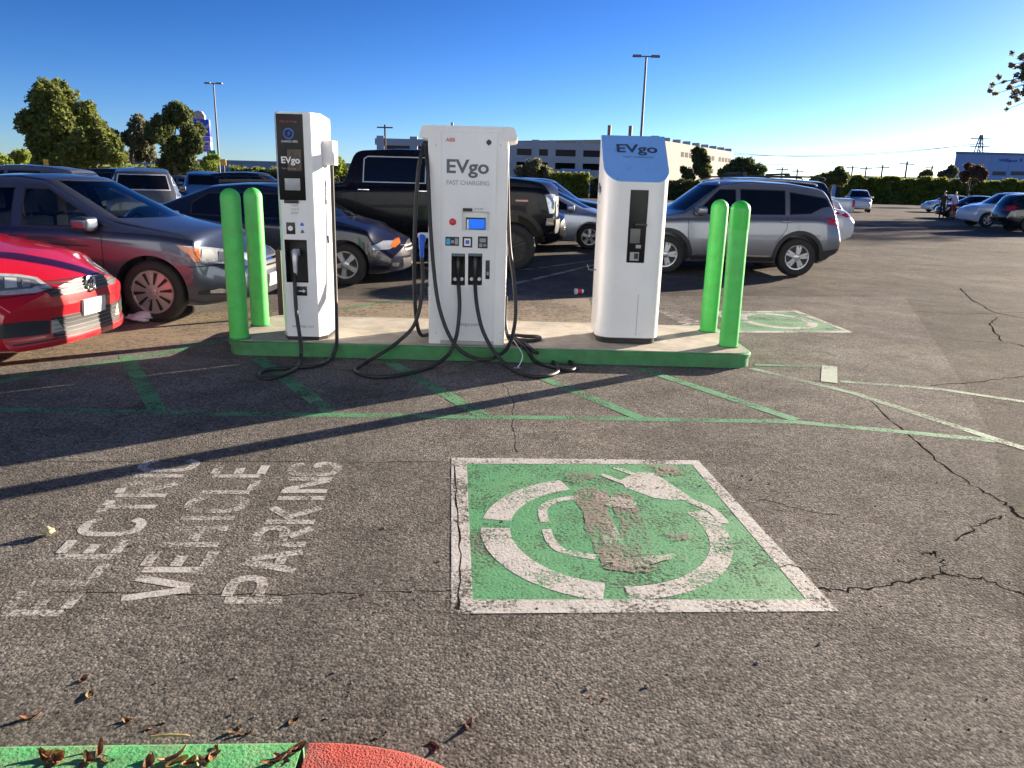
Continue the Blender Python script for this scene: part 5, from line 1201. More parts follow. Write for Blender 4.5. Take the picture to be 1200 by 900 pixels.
# silver SUV
SUVP = paint('silver', (0.20, 0.21, 0.235), 0.55, .3)
sv = scaled(suv(wheels=(1.27, -1.18), pair=[('tail_lamp', 'rear', [(.52, 1.04), (.86, 1.08), (.88, .98), (.80, .92), (.52, .94)], REDL, .008), ('tail_lamp', 'side', [(-2.30, 1.06), (-2.02, 1.10), (-1.98, 1.02), (-2.12, .93), (-2.30, .92)], REDL, .008), ('headlamp', 36, [(-.95, .93), (-.65, .88), (-.55, .80), (-.85, .80)], LENS, .008)],
    single=[('plate', 'rear', [(-.15, .78), (.15, .78), (.15, .65), (-.15, .65)], PLATE, .012), ('rear_bumper_trim', 'rear', [(-.80, .56), (.80, .56), (.80, .40), (-.80, .40)], TRIM, .012), ('grille', 'front', [(-.55, .86), (.55, .86), (.5, .62), (-.5, .62)], TRIM, .008)], sills=[(.80, -.72, .345)]), .913)
o, bvh_sv, sh_sv = build_car('parked_car', sv, (0, 0, 0), 0, 'silver SUV with black wheel arches parked behind the right bollards', SUVP, 'SUV')
for s_ in (1, -1):
    bm = bmesh.new(); tube(bm, smooth_path([(.32, s_ * .60, 1.63), (.22, s_ * .60, 1.695), (-.55, s_ * .61, 1.715), (-1.37, s_ * .60, 1.675), (-1.5, s_ * .60, 1.62)], 5), .016, 8); obj('roof_rail', bm, SILVERW, o, 50)
    rows = [[(x, .27), (x, .355)] for x in np.linspace(.80, -.74, 20)]
    obj('sill_cladding', patch(bvh_sv, 'side', [[r_[0] for r_ in rows], [r_[1] for r_ in rows]], .012, None, .03, s_ < 0), TRIM, o)
    obj('rear_cladding', patch(bvh_sv, 'side', [(-1.57, .47), (-2.02, .52), (-2.02, .34), (-1.60, .30)], .012, .05, .03, s_ < 0), TRIM, o)
car_at(o, sv, G(931, 324), 1, 1, math.pi + R(2.5))

# black SUV with roof rack behind it
bs = suv(L=4.8, W=1.92, w=[(-2.4, .86), (-2.0, .92), (-1.3, .955), (0, .96), (1.4, .95), (1.95, .90), (2.4, .80)], style='five', top=[(-2.4, 1.05), (-2.36, 1.3), (-2.22, 1.62), (-2.05, 1.73), (-1.2, 1.78), (-.4, 1.79), (.2, 1.77), (.50, 1.72), (1.22, 1.2), (1.36, 1.16), (1.85, 1.09), (2.2, 1.02), (2.4, .92)], belt=[(-2.4, 1.05), (-1.6, 1.1), (0, 1.08), (1.0, 1.06), (1.6, 1.02), (2.1, .94), (2.4, .82)], bot=[(-2.4, .44), (-2.1, .30), (-1.8, .24), (1.8, .24), (2.15, .26), (2.4, .34)],
    side_windows=[[(.88, 1.13), (.02, 1.14), (.0, 1.62), (.34, 1.62)], [(-.06, 1.14), (-.98, 1.15), (-1.0, 1.63), (-.08, 1.63)], [(-1.06, 1.15), (-1.85, 1.17), (-1.85, 1.55), (-1.08, 1.62)]], windshield=(1.2, 1.69, .74, .60, .1, 1.5), rear_window=(1.2, 1.66, .66, .58, -2.5, -1.8), mirror=(.74, 1.14), pair=[('tail_lamp', 'rear', [(.66, 1.24), (.88, 1.26), (.90, .90), (.78, .88)], REDL, .008), ('tail_lamp', 'side', [(-2.36, 1.25), (-2.16, 1.25), (-2.2, .95), (-2.36, .92)], REDL, .008), ('headlamp', 36, [(-.95, .98), (-.65, .93), (-.55, .85), (-.85, .85)], LENS, .008)], single=[('rear_bumper_trim', 'rear', [(-.80, .56), (.80, .56), (.80, .40), (-.80, .40)], CHROME, .012), ('plate', 'rear', [(-.15, .9), (.15, .9), (.15, .77), (-.15, .77)], PLATE, .012)])
BLK = paint('black_suv', (0.010, 0.010, 0.013), 0.2, .25)
o, _, _ = build_car('parked_car', bs, (4.85, 17.9, 0), math.pi + R(2), 'black SUV with roof rack parked just beyond the silver SUV', BLK, 'SUV', detail=1)
for s_ in (1, -1):
    bm = bmesh.new(); tube(bm, smooth_path([(.35, s_ * .62, 1.72), (.25, s_ * .62, 1.80), (-1.7, s_ * .62, 1.83), (-1.85, s_ * .62, 1.75)], 4), .018, 8); obj('roof_rail', bm, TRIM, o, 50)
for x in (-.1, -1.05):
    bm = bmesh.new(); box(bm, x - .04, x + .04, -.66, .66, 1.86, 1.90, .012); box(bm, x - .05, x + .05, -.66, -.58, 1.80, 1.87, .01); box(bm, x - .05, x + .05, .58, .66, 1.80, 1.87, .01); obj('rack_bar', bm, TRIM, o, 40)
# ------------------------------------------------------------------ other parked cars, farther off
WHT = paint('white', (0.70, 0.71, 0.72), 0.0, .3); SLV = paint('silver_blue', (0.34, 0.38, 0.46), 0.5, .3); BLU = paint('blue', (0.05, 0.15, 0.36), 0.3, .3); GRY = paint('grey', (0.12, 0.125, 0.135), 0.4, .3)
def lamps_front(z=.78, x=-.75): return [('headlamp', 36, [(x - .2, z + .06), (x + .12, z + .02), (x + .2, z - .07), (x - .12, z - .06)], LENS, .008)]
def hatch(**k):
    s = sedan(L=4.46, W=1.75, top=[(-2.23, 1.0), (-2.18, 1.13), (-2.0, 1.22), (-1.0, 1.42), (-.3, 1.49), (.1, 1.485), (.45, 1.43), (1.42, .98), (1.55, .95), (1.85, .87), (2.1, .77), (2.23, .66)], belt=[(-2.23, .92), (-1.5, .98), (0, .93), (.9, .89), (1.5, .85), (1.95, .74), (2.23, .62)], bot=[(-2.23, .34), (-2.1, .24), (-1.8, .2), (1.8, .18), (2.23, .22)], w=[(-2.23, .76), (-2.0, .82), (-1.4, .865), (0, .875), (1.4, .865), (1.85, .82), (2.23, .72)],
              wheels=(1.36, -1.34), wr=.315, arch=.365, style='five', side_windows=[[(1.05, .925), (.10, .955), (.06, 1.33), (.28, 1.33)], [(.0, .955), (-.92, .98), (-.98, 1.28), (-.03, 1.35)]], windshield=(.985, 1.42, .66, .50, .1, 1.7), rear_window=(1.22, 1.40, .56, .48, -2.1, -.6), mirror=(.85, .93), seats=None, pair=lamps_front(.66))
    s.update(k); return s
o, _, _ = build_car('parked_car', hatch(), (0, 0, 0), 0, 'silver blue hatchback glimpsed between the middle and right chargers', SLV, detail=1, glass=GLASS_MID); car_at(o, hatch(), G(690, 292.5), 0, -1, R(0))
sp = suv(style='five'); o, _, _ = build_car('parked_car', sp, (-1.55, 16.2 + .95, 0), 0, 'dark SUV hidden behind the pickup with one bright wheel showing', BLK, 'SUV', detail=1); car_at(o, sp, G(627, 299.5), 0, -1, R(0)); o.location.x -= 0.28
o, _, _ = build_car('parked_car', suv(), (0.6, 23.4, 0), 0, 'dark SUV with low roofline behind the silver blue hatchback', paint('dark_green_grey', (0.02, 0.024, 0.026), .3, .3), 'SUV', detail=1)
def gx(px, py, Y): return AT(px, py, Y).x
# row to the right, rear ends showing
tails = [('tail_lamp', 'rear', [(.55, 1.0), (.80, 1.02), (.84, .86), (.60, .86)], REDL, .01), ('tail_lamp', 'side', [(-2.40, 1.0), (-2.15, 1.0), (-2.2, .88), (-2.40, .88)], REDL, .01)]
g_ = 'cars parked in the row beyond the right bollards'
s1 = sedan(style='five', seats=None, pair=tails, single=[('plate', 'rear', [(-.15, .72), (.15, .72), (.15, .59), (-.15, .59)], PLATE, .012)])
o, _, _ = build_car('parked_car', s1, (gx(1001, 260, 21.6) - 2.44, 22.0, 0), math.pi + R(2), 'white sedan with its low tail showing past the silver SUV', WHT, 'car', g_, 1)
o, _, _ = build_car('parked_car', hatch(pair=tails), (gx(996, 240, 27) - 2.2, 27.6, 0), math.pi + R(2), 'white hatchback with red tail lamp beside the white pickup', WHT, 'car', g_, 1)
pw = pickup(cladding=None, pair=[('tail_lamp', 'side', [(-3.07, 1.38), (-2.88, 1.38), (-2.88, .98), (-3.07, .98)], REDL, .01), ('tail_lamp', 'rear', [(.80, 1.38), (.96, 1.38), (.96, .98), (.80, .98)], REDL, .01)], rim_m=SILVERW, lift=.03, wtrim=TRIM)
o, _, _ = build_car('pickup_truck', pw, (gx(1009, 240, 37) - 3.0, 37.5, 0), math.pi, 'white pickup truck with red tail lamps far along the row', WHT, 'pickup truck', g_, 1); o.scale = (.85, .85, .85)
o, _, _ = build_car('parked_car', suv(style='five', cladding=None), (gx(1006, 232, 62), 62, 0), R(250), 'small white SUV standing alone near the hedge', WHT, 'SUV', g_, 1)
# group to the far right
g_ = 'cars in the far corner of the lot'
o, _, _ = build_car('parked_car', sedan(style='five', seats=None, pair=lamps_front(.7)), (gx(1115, 240, 68), 68, 0), math.pi + R(-4), 'white sedan behind the two standing people', WHT, 'car', g_, 1, GLASS_MID)
o, _, _ = build_car('parked_car', sedan(style='five', seats=None), (gx(1160, 248, 50), 51.5, 0), math.pi + R(-20), 'black sedan next to the two standing people', BLK, 'car', g_, 1)
s2 = suv(style='five', cladding=None); o, _, _ = build_car('parked_car', s2, (gx(1188, 250, 39), 39.5, 0), math.pi + R(-5), 'white SUV with dark windows facing the two people', WHT, 'SUV', g_, 1)
o, _, _ = build_car('parked_car', suv(style='five', cladding=None), (gx(1185, 235, 48), 48.5, 0), math.pi, 'pale silver SUV half hidden behind the white SUV', SLV, 'SUV', g_, 1)
o, _, _ = build_car('parked_car', suv(style='five', cladding=None), (gx(1222, 235, 55), 55, 0), math.pi, 'white SUV farthest back in the corner group', WHT, 'SUV', g_, 1)
o, _, _ = build_car('parked_car', suv(style='five', cladding=None, pair=[('tail_lamp', 'rear', [(.62, 1.12), (.86, 1.14), (.86, .9), (.66, .9)], REDL, .01), ('tail_lamp', 'side', [(-2.30, 1.12), (-2.05, 1.1), (-2.1, .92), (-2.30, .9)], REDL, .01)]), (gx(1240, 255, 34), 34.4, 0), R(-8), 'black SUV with red tail lamps behind the white SUV', BLK, 'SUV', g_, 1)
# rows to the left, behind the sedans
g_ = 'cars parked behind the grey sedan'
def left_car(kind, px, Y, hd, lab, pm, cat='car', glass=None, **kw):
    sp_ = kind(style='five', **kw) if kind is not sedan else sedan(style='five', seats=None, **kw)
    if kind is suv: sp_['cladding'] = None; sp_['wtrim'] = MATS['trim_bright'] if 'bright' in lab else TRIM; sp_['wtrim_w'] = .03
    return build_car('parked_car', sp_, (gx(px, 215, Y), Y, 0), hd, lab, pm, cat, g_, 1, glass)[0]
left_car(suv, 170, 21.5, R(114), 'dark grey SUV with bright rear window frame behind the grey sedan', paint('mid_grey', (0.09, 0.095, 0.10), .3), 'SUV')
left_car(suv, 239, 34, R(112), 'blue SUV beyond the navy sedan', BLU, 'SUV')
left_car(suv, 145, 31, R(0), 'dark SUV parked in front of the tree trunks', BLK, 'SUV')
left_car(suv, 25, 22.5, R(180), 'slate grey SUV roof just above the grey sedan roof', paint('slate', (0.10, 0.11, 0.13), .3), 'SUV')
left_car(sedan, 88, 22.0, R(0), 'brown grey sedan between the slate SUV and the grey SUV', paint('brown', (0.10, 0.08, 0.075), .3))
left_car(sedan, -20, 31, R(0), 'white sedan at the far end of the rear row', WHT)
left_car(suv, 60, 36, R(180), 'dark grey SUV in the farthest row by the shrubs', GRY, 'SUV')
left_car(sedan, 215, 36, R(0), 'grey sedan in the farthest row by the green sign', GRY)
left_car(suv, 300, 33, R(0), 'black SUV beyond the tail of the pickup', BLK, 'SUV')

# ------------------------------------------------------------------ foliage
def leaf_mat(name, c, tr=0.45):
    c = tuple(1.9 * x for x in c)
    m = bpy.data.materials.new(name); n, l = nodes_of(m); b = n['Principled BSDF']; out = n['Material Output']
    geo = n.new('ShaderNodeNewGeometry'); rp = n.new('ShaderNodeValToRGB')
    rp.color_ramp.elements[0].color = (*[x * .6 for x in c], 1); rp.color_ramp.elements[1].color = (c[0] * 1.45, c[1] * 1.35, c[2] * 1.1, 1)
    l.new(geo.outputs['Random Per Island'], rp.inputs[0]); l.new(rp.outputs[0], b.inputs['Base Color']); setp(b, rough=.6, spec=.3)
    t = n.new('ShaderNodeBsdfTranslucent'); l.new(rp.outputs[0], t.inputs[0]); ms = n.new('ShaderNodeMixShader'); ms.inputs[0].default_value = tr
    l.new(b.outputs[0], ms.inputs[1]); l.new(t.outputs[0], ms.inputs[2]); l.new(ms.outputs[0], out.inputs[0]); return m
LF_OLIVE = leaf_mat('leaf_olive', (0.085, 0.105, 0.030)); LF_DARK = leaf_mat('leaf_dark', (0.060, 0.078, 0.032)); LF_BRIGHT = leaf_mat('leaf_bright', (0.13, 0.17, 0.035), .45); LF_GREY = leaf_mat('leaf_greygreen', (0.095, 0.10, 0.065)); LF_HEDGE = leaf_mat('leaf_hedge', (0.13, 0.155, 0.030), .55)
BARK = mat('bark', (0.10, 0.075, 0.055), .9, var=.3, bump=.6, bscale=30)
def leaf_cloud(name, P, size, m, parent=None, jitter=.4, rs=None, up=0.0):
    rs = rs or np.random.RandomState(len(P)); n = len(P); P = np.asarray(P)
    d = rs.normal(size=(n, 3)); d[:, 2] += up; d /= np.linalg.norm(d, axis=1)[:, None]; a = rs.normal(size=(n, 3)); a = np.cross(d, a); a /= np.linalg.norm(a, axis=1)[:, None]; b = np.cross(d, a)
    s = size * rs.uniform(1 - jitter, 1 + jitter, (n, 1)); V = np.empty((n, 4, 3))
    V[:, 0] = P - a * s; V[:, 1] = P - b * s * .5 + d * s * .15; V[:, 2] = P + a * s; V[:, 3] = P + b * s * .5 + d * s * .15
    me = bpy.data.meshes.new(name); me.vertices.add(n * 4); me.vertices.foreach_set('co', V.ravel()); me.loops.add(n * 4); me.loops.foreach_set('vertex_index', np.arange(n * 4)); me.polygons.add(n)
    me.polygons.foreach_set('loop_start', np.arange(n) * 4); me.polygons.foreach_set('loop_total', np.full(n, 4)); me.update(); me.validate()
    return obj(name, me, m, parent)
def lobe_points(lobes, n, rs, shell=.55):
    vol = np.array([l[3] ** 3 * l[4] if len(l) > 4 else l[3] ** 3 for l in lobes]) ** .75; cnt = np.maximum(20, (n * vol / vol.sum()).astype(int)); out = []
    for l, c in zip(lobes, cnt):
        d = rs.normal(size=(c, 3)); d /= np.linalg.norm(d, axis=1)[:, None]; r = rs.uniform(shell ** 3, 1, c) ** (1 / 3)
        r = r * (1 + .22 * np.sin(5 * d[:, 0] + l[0] * 3) * np.cos(4 * d[:, 1] + l[2] * 2) + .14 * np.sin(9 * d[:, 2] + 3 * d[:, 0]))
        out.append(np.array(l[:3]) + d * r[:, None] * l[3] * np.array([1, 1, l[4] if len(l) > 4 else 1]))
    return np.concatenate(out)
def tree(name, base, h, lobes, n, leaf, m, label, trunk_r=.18, seed=1, group=None, cat='tree'):
    """lobes in metres relative to the base; limbs run from the trunk into every lobe"""
    rs = np.random.RandomState(seed); root = empty(name, base); tag(root, label, cat, group)
    sub = []
    for l in lobes:                                         # break each lobe into uneven clumps
        sub.append((l[0], l[1], l[2], l[3] * .8))
        for _ in range(11):
            d = rs.normal(size=3); d /= np.linalg.norm(d); sub.append((l[0] + d[0] * l[3] * .75, l[1] + d[1] * l[3] * .75, l[2] + d[2] * l[3] * .72, l[3] * rs.uniform(.26, .52)))
    leaf_cloud('crown', lobe_points(sub, int(n * 1.6), rs), leaf, m, root, rs=rs)
    bm = bmesh.new(); th = h * .45
    tube(bm, smooth_path([(0, 0, -.05), (.06, 0, th * .4), (-.05, .05, th * .8), (0, 0, th)], 4), [trunk_r * (1.15 - .5 * k / 12) for k in range(13)], 9); obj('trunk', bm, BARK, root, 60)
    bm = bmesh.new()
    for l in sorted(lobes, key=lambda q: -q[3])[:7]:
        a = Vector((0, 0, th * rs.uniform(.55, .95))); b = Vector(l[:3]); mid = a.lerp(b, .5) + Vector((rs.uniform(-.2, .2), rs.uniform(-.2, .2), .2)); tube(bm, smooth_path([a, mid, b], 4), [trunk_r * .5 * (1 - .09 * k) for k in range(9)], 6)
    obj('limbs', bm, BARK, root, 60); return root
def lobes_px(items, Y, base, depth=1.0, rs=None):
    out = []
    for px, py, rp in items:
        p = AT(px, py, Y); out.append((p.x - base[0], random.uniform(-depth, depth), p.z, rp * Y / FPX))
    return out
def tree_px(label, Y, bx, items, n, leaf, m, seed, name='tree', group='trees beyond the parked cars', tr=.18):
    x = AT(bx, 200, Y).x; base = (x, Y, 0); lb = lobes_px(items, Y, base, 1.4); h = max(l[2] + l[3] for l in lb); return tree(name, base, h, lb, n, leaf, m, label, tr, seed, group)
tree_px('tall olive green tree with a broad rounded crown', 60, 66, [(62, 118, 24), (50, 150, 26), (80, 150, 26), (95, 130, 14), (66, 172, 26), (40, 172, 18), (104, 155, 18), (60, 103, 12), (50, 186, 20), (80, 188, 20)], 15000, .17, LF_OLIVE, 3, tr=.28)
tree_px('low spreading yellow green tree beside the tall olive tree', 54, 112, [(112, 172, 18), (132, 176, 18), (95, 182, 16), (125, 160, 10), (148, 180, 12), (80, 186, 12)], 7000, .15, LF_OLIVE, 4)
tree_px('small round grey green tree between two larger trees', 70, 156, [(155, 150, 14), (163, 162, 13), (148, 164, 12), (158, 176, 14), (140, 158, 6)], 6000, .17, LF_GREY, 5)
tree_px('dense dark tree beside the purple pylon sign', 58, 206, [(206, 138, 15), (216, 135, 10), (196, 155, 14), (216, 158, 16), (184, 160, 9), (205, 176, 18), (224, 172, 10), (196, 188, 16), (214, 190, 14)], 11000, .155, LF_DARK, 6)
tree_px('small bright green shrub tree below the light pole', 42, 250, [(250, 188, 8), (246, 194, 8), (254, 196, 7)], 2200, .09, LF_BRIGHT, 7, 'shrub', 'bright shrubs at the lot edge', .06)
tree_px('bright yellow green shrub near the tall olive tree', 44, 8, [(8, 182, 9), (0, 186, 9), (14, 190, 9)], 2600, .10, LF_BRIGHT, 8, 'shrub', 'bright shrubs at the lot edge', .06)
tree_px('bright green shrub glimpsed between pickup cab and slim charger', 46, 398, [(396, 192, 9), (402, 198, 9), (390, 200, 8)], 2400, .10, LF_BRIGHT, 9, 'shrub', 'bright shrubs at the lot edge', .06)
tree_px('olive tree standing before the parking structure wall', 105, 628, [(626, 200, 12), (612, 206, 10), (640, 205, 10), (628, 193, 6)], 3500, .24, LF_GREY, 10)
tree_px('upright dark tree in front of the sunlit parking structure', 120, 823, [(823, 184, 9), (822, 192, 10), (826, 200, 9), (820, 178, 6)], 3500, .26, LF_DARK, 11)
tree_px('small dark tree left of the upright tree by the structure', 120, 804, [(804, 204, 6), (806, 208, 6), (802, 199, 4)], 1500, .24, LF_DARK, 12)
tree_px('broad dark round tree right of the parking structure', 115, 868, [(862, 198, 11), (876, 196, 12), (886, 200, 9), (852, 204, 9), (868, 191, 7)], 4500, .25, LF_DARK, 13)
tree_px('dark bushy tree beyond the black SUV tail', 85, 976, [(976, 206, 9), (968, 211, 8), (985, 208, 8), (980, 200, 5)], 3000, .20, LF_DARK, 14)
tree_px('bright bush beside the dark bushy tree', 95, 958, [(957, 211, 7), (963, 208, 5), (950, 214, 6)], 1600, .20, LF_BRIGHT, 15, 'shrub', 'bright shrubs at the lot edge', .08)
tree_px('reddish dark tree before the blue white building', 92, 1139, [(1139, 201, 8), (1134, 206, 6), (1144, 206, 6), (1140, 196, 5)], 2600, .2, leaf_mat('leaf_reddish', (0.07, 0.05, 0.045)), 16)
tree_px('grey green bush beside the blue white building', 135, 1108, [(1110, 202, 7), (1102, 206, 6), (1088, 206, 7)], 2000, .3, LF_GREY, 17)
# eucalyptus outside the frame, drooping sprays reaching in
er = np.random.RandomState(21); ex, ey = 58.0, 70.0
root = empty('eucalyptus_tree', (ex, ey, 0)); tag(root, 'tall eucalyptus with loose drooping grey green sprays against the sky', 'tree')
sp_ = [(1163, 100, 2.3), (1160, 106, 2.6), (1166, 110, 2.0), (1171, 90, 2.4), (1176, 96, 2.0), (1186, 62, 2.2), (1184, 76, 2.6), (1190, 78, 2.6), (1191, 88, 2.4), (1188, 96, 2.4), (1184, 103, 2.8), (1190, 108, 3.0), (1186, 114, 2.6), (1183, 121, 2.2), (1180, 128, 1.8), (1192, 116, 2.6), (1198, 66, 3), (1199, 78, 3.5), (1198, 92, 3.5), (1200, 108, 3.5), (1204, 85, 6), (1208, 100, 7), (1206, 70, 5)]
P = []
lobs = []
for x, y, r_ in sp_:
    p = AT(x, y, ey); lobs.append((p.x, p.y, p.z, r_ * ey / FPX * 1.15))
pts = lobe_points(lobs, 1500, er, .1) - np.array([ex, ey, 0]); leaf_cloud('spray', pts, .17, leaf_mat('leaf_eucalyptus', (0.12, 0.125, 0.085), .6), root, rs=er)
big = [(2, 0, 12, 3.2), (5, 1, 10, 3.5), (0, 2, 14, 2.8), (6, -2, 13.5, 3.0), (-1, -1, 10.5, 2.4), (3, 1, 16, 2.6)]
leaf_cloud('crown', lobe_points(big, 7000, er), .2, LF_GREY, root, rs=er)
bm = bmesh.new(); tube(bm, smooth_path([(4, 0, 0), (3.6, .2, 4), (3, 0, 8), (2.4, 0, 13)], 4), [.42 - .02 * k for k in range(13)], 9); obj('trunk', bm, BARK, root, 60)
bm = bmesh.new()
for l in lobs[::2]:
    b = Vector((l[0] - ex, l[1] - ey, l[2])); a = Vector((2.4, 0, 12)); mid = a.lerp(b, .6) + Vector((0, 0, 1.3)); tube(bm, smooth_path([a, mid, b], 5), [.09 - .007 * k for k in range(11)], 5)
obj('limbs', bm, BARK, root, 60)

# hedges: leaf masses over real volume
def hedge(name, x0, x1, y0, y1, h, n, leaf, m, label, slope=0.0, seed=3):
    rs = np.random.RandomState(seed); root = empty(name, ((x0 + x1) / 2, (y0 + y1) / 2, 0)); tag(root, label, 'hedge')
    L_ = math.hypot(x1 - x0, 0); P = []
    t = rs.uniform(0, 1, n); u = rs.uniform(0, 1, n); face = rs.uniform(0, 1, n)
    hh = h * (1 + .05 * np.sin(t * 40) + .07 * np.sin(t * 97 + 1) + .04 * np.sin(t * 211))
    X = x0 + (x1 - x0) * t; Yb = y0 + (y1 - y0) * t; th = 2.2
    onf = face < .6; Z = np.where(onf, u * hh, hh * (1 - .05 * rs.uniform(0, 1, n) ** 2)); D = np.where(onf, .25 * np.sin(X * 1.7 + Z * 2) + rs.uniform(-.15, .25, n), u * th)
    P = np.stack([X - root.location.x, Yb + D - root.location.y, Z], 1); o_ = leaf_cloud('foliage', P, leaf, m, root, rs=rs); o_['kind'] = 'stuff'
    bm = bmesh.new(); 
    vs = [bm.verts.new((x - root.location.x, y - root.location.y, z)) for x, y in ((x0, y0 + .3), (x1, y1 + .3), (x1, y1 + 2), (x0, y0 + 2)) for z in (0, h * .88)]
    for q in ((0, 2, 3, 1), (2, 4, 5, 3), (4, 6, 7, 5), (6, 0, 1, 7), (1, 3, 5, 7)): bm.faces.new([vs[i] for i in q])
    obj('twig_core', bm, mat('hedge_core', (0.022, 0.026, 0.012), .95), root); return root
hedge('hedge', gx(985, 230, 112), gx(1290, 230, 112), 112, 112, 3.35, 26000, .26, LF_HEDGE, 'long tall clipped hedge closing the lot before the power lines')
hedge('hedge', gx(645, 220, 95), gx(690, 220, 95), 95, 95, 2.6, 3500, .20, LF_HEDGE, 'rounded hedge before the parking structure', seed=4)
hedge('hedge', gx(694, 220, 95), gx(860, 220, 95), 96, 97, 2.2, 6000, .22, LF_DARK, 'dark low hedge below the sunlit parking structure', seed=5)
hedge('hedge', gx(-60, 200, 66), gx(240, 200, 66), 66, 66, 2.0, 8000, .15, LF_BRIGHT, 'low bright hedge behind the parked cars and trees', seed=6)
hedge('hedge', gx(268, 200, 72), gx(420, 200, 72), 72, 72, 2.1, 5000, .16, LF_OLIVE, 'low olive hedge between the light pole and the pickup', seed=7)

# ------------------------------------------------------------------ buildings
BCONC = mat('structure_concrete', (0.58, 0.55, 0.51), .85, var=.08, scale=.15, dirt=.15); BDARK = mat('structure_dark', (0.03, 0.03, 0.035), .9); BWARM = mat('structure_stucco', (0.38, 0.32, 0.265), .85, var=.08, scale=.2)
DGLASS = mat('far_glass', (0.05, 0.06, 0.08), .12)
def facade(root, p0, p1, z1, bands, m, cols, depth=7.0):
    """wall from p0 to p1 with open parking bays: solid parapets, dark slots between, columns"""
    p0, p1 = Vector((*p0, 0)), Vector((*p1, 0)); d = (p1 - p0); L = d.length; d.normalize(); nrm = Vector((d.y, -d.x, 0))
    if nrm.y > 0: nrm = -nrm
    def slab(nm, a, b, z0, z1_, t0, t1, mm):
        bm = bmesh.new(); q = [p0 + d * a - nrm * t1, p0 + d * b - nrm * t1, p0 + d * b - nrm * t0, p0 + d * a - nrm * t0]
        lo = [bm.verts.new((v.x, v.y, z0)) for v in q]; hi = [bm.verts.new((v.x, v.y, z1_)) for v in q]
        bm.faces.new(lo[::-1]); bm.faces.new(hi)
        for k in range(4): bm.faces.new((lo[k], lo[(k + 1) % 4], hi[(k + 1) % 4], hi[k]))
        bmesh.ops.recalc_face_normals(bm, faces=bm.faces[:]); return obj(nm, bm, mm, root)
    zp = 0
    for (s0, s1) in bands:
        slab('parapet', 0, L, zp, s0, 0, .4, m); zp = s1
    slab('parapet', 0, L, zp, z1, 0, .4, m)
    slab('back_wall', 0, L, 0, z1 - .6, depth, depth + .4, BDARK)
    for (s0, s1) in bands: slab('deck', 0, L, s0 - .5, s0 - .2, .4, depth, m)
    for c in cols: slab('column', L * c - .7, L * c + .7, 0, z1 + .45, -.12, .5, m)
    return slab
def wall_pts(pxs, Y): return [(gx(px, 200, y), y) for px, y in zip(pxs, Y)]
b1 = empty('parking_structure', (0, 150, 0)); tag(b1, 'three level concrete parking structure with open slots behind the chargers', 'building')
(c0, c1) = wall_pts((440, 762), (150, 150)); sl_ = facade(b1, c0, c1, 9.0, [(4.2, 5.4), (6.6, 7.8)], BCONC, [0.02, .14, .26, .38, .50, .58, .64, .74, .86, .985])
adopt(b1)
sg = empty('banner_sign', (0, 149, 0)); a, b, c, d = frame_px(657, 198, 692, 207.5, 149.2)
boxobj('board', a, b, 149.0, 149.3, c, d, mat('banner_blue', (0.28, 0.42, 0.72), .5), sg)
label_text('PARK SAVINGS', (661, 200.5, 689, 204.5), 149.0, REDT, sg, .01, .03)
tag(sg, 'pale blue banner with red lettering hung on the parking structure', 'sign'); adopt(sg)
b2 = empty('stucco_building', (gx(800, 200, 165), 165, 0)); tag(b2, 'warm sunlit stucco building with rows of small dark windows', 'building')
q0 = (gx(763, 200, 151), 151.0); q1 = (gx(857, 200, 196), 196.0)
bm = bmesh.new(); zt0, zt1 = AT(763, 163.5, 151).z, AT(857, 177.5, 196).z; zt_ = (zt0 + zt1) / 2
pv = [Vector((*q0, 0)), Vector((*q1, 0)), Vector((q1[0] - 30, q1[1] + 22, 0)), Vector((q0[0] - 30, q0[1] + 22, 0))]
lo = [bm.verts.new(v) for v in pv]; hi = [bm.verts.new(v + Vector((0, 0, zt_))) for v in pv]; bm.faces.new(hi)
for k in range(4): bm.faces.new((lo[k], lo[(k + 1) % 4], hi[(k + 1) % 4], hi[k]))
bmesh.ops.recalc_face_normals(bm, faces=bm.faces[:]); obj('wall', bm, BWARM, b2)
dd = (pv[1] - pv[0]); LL = dd.length; dd.normalize(); nn_ = Vector((dd.y, -dd.x, 0))
for zc in (zt_ - 2.6, zt_ - 5.4):
    for k in range(14):
        if k in (4, 5, 9): continue
        t0 = LL * (.30 + .049 * k); bm = bmesh.new(); a_ = pv[0] + dd * t0 + nn_ * .05; b_ = pv[0] + dd * (t0 + LL * .034) + nn_ * .05
        prism_pts = [a_, b_, b_ - nn_ * .4, a_ - nn_ * .4]; l_ = [bm.verts.new((v.x, v.y, zc)) for v in prism_pts]; h_ = [bm.verts.new((v.x, v.y, zc + 1.0)) for v in prism_pts]
        bm.faces.new(l_[::-1]); bm.faces.new(h_)
        for i in range(4): bm.faces.new((l_[i], l_[(i + 1) % 4], h_[(i + 1) % 4], h_[i]))
        obj('window', bm, BDARK, b2)
for k in range(9):
    c_ = pv[0] + dd * LL * (.06 + .115 * k) - nn_ * 1.0; boxobj('roof_vent', c_.x - .7, c_.x + .7, c_.y - .7, c_.y + .7, zt_ - .1, zt_ + .75, BCONC, b2)
adopt(b2)
b3 = empty('office_building', (gx(1180, 200, 180), 188, 0)); tag(b3, 'low blue white office building with dark strip windows beyond the hedge', 'building')
BW = mat('office_wall', (0.38, 0.52, 0.74), .6, var=.04, scale=.2); x0, x1 = gx(1118, 195, 180), gx(1290, 195, 180); zt3 = AT(1150, 181, 180).z
fx = x0 * 206 / 180 + 1
bm = bmesh.new(); prism(bm, [(x0, 180), (x1, 180), (x1 + 20, 206), (fx, 206)], zt3); obj('wall', bm, BW, b3)
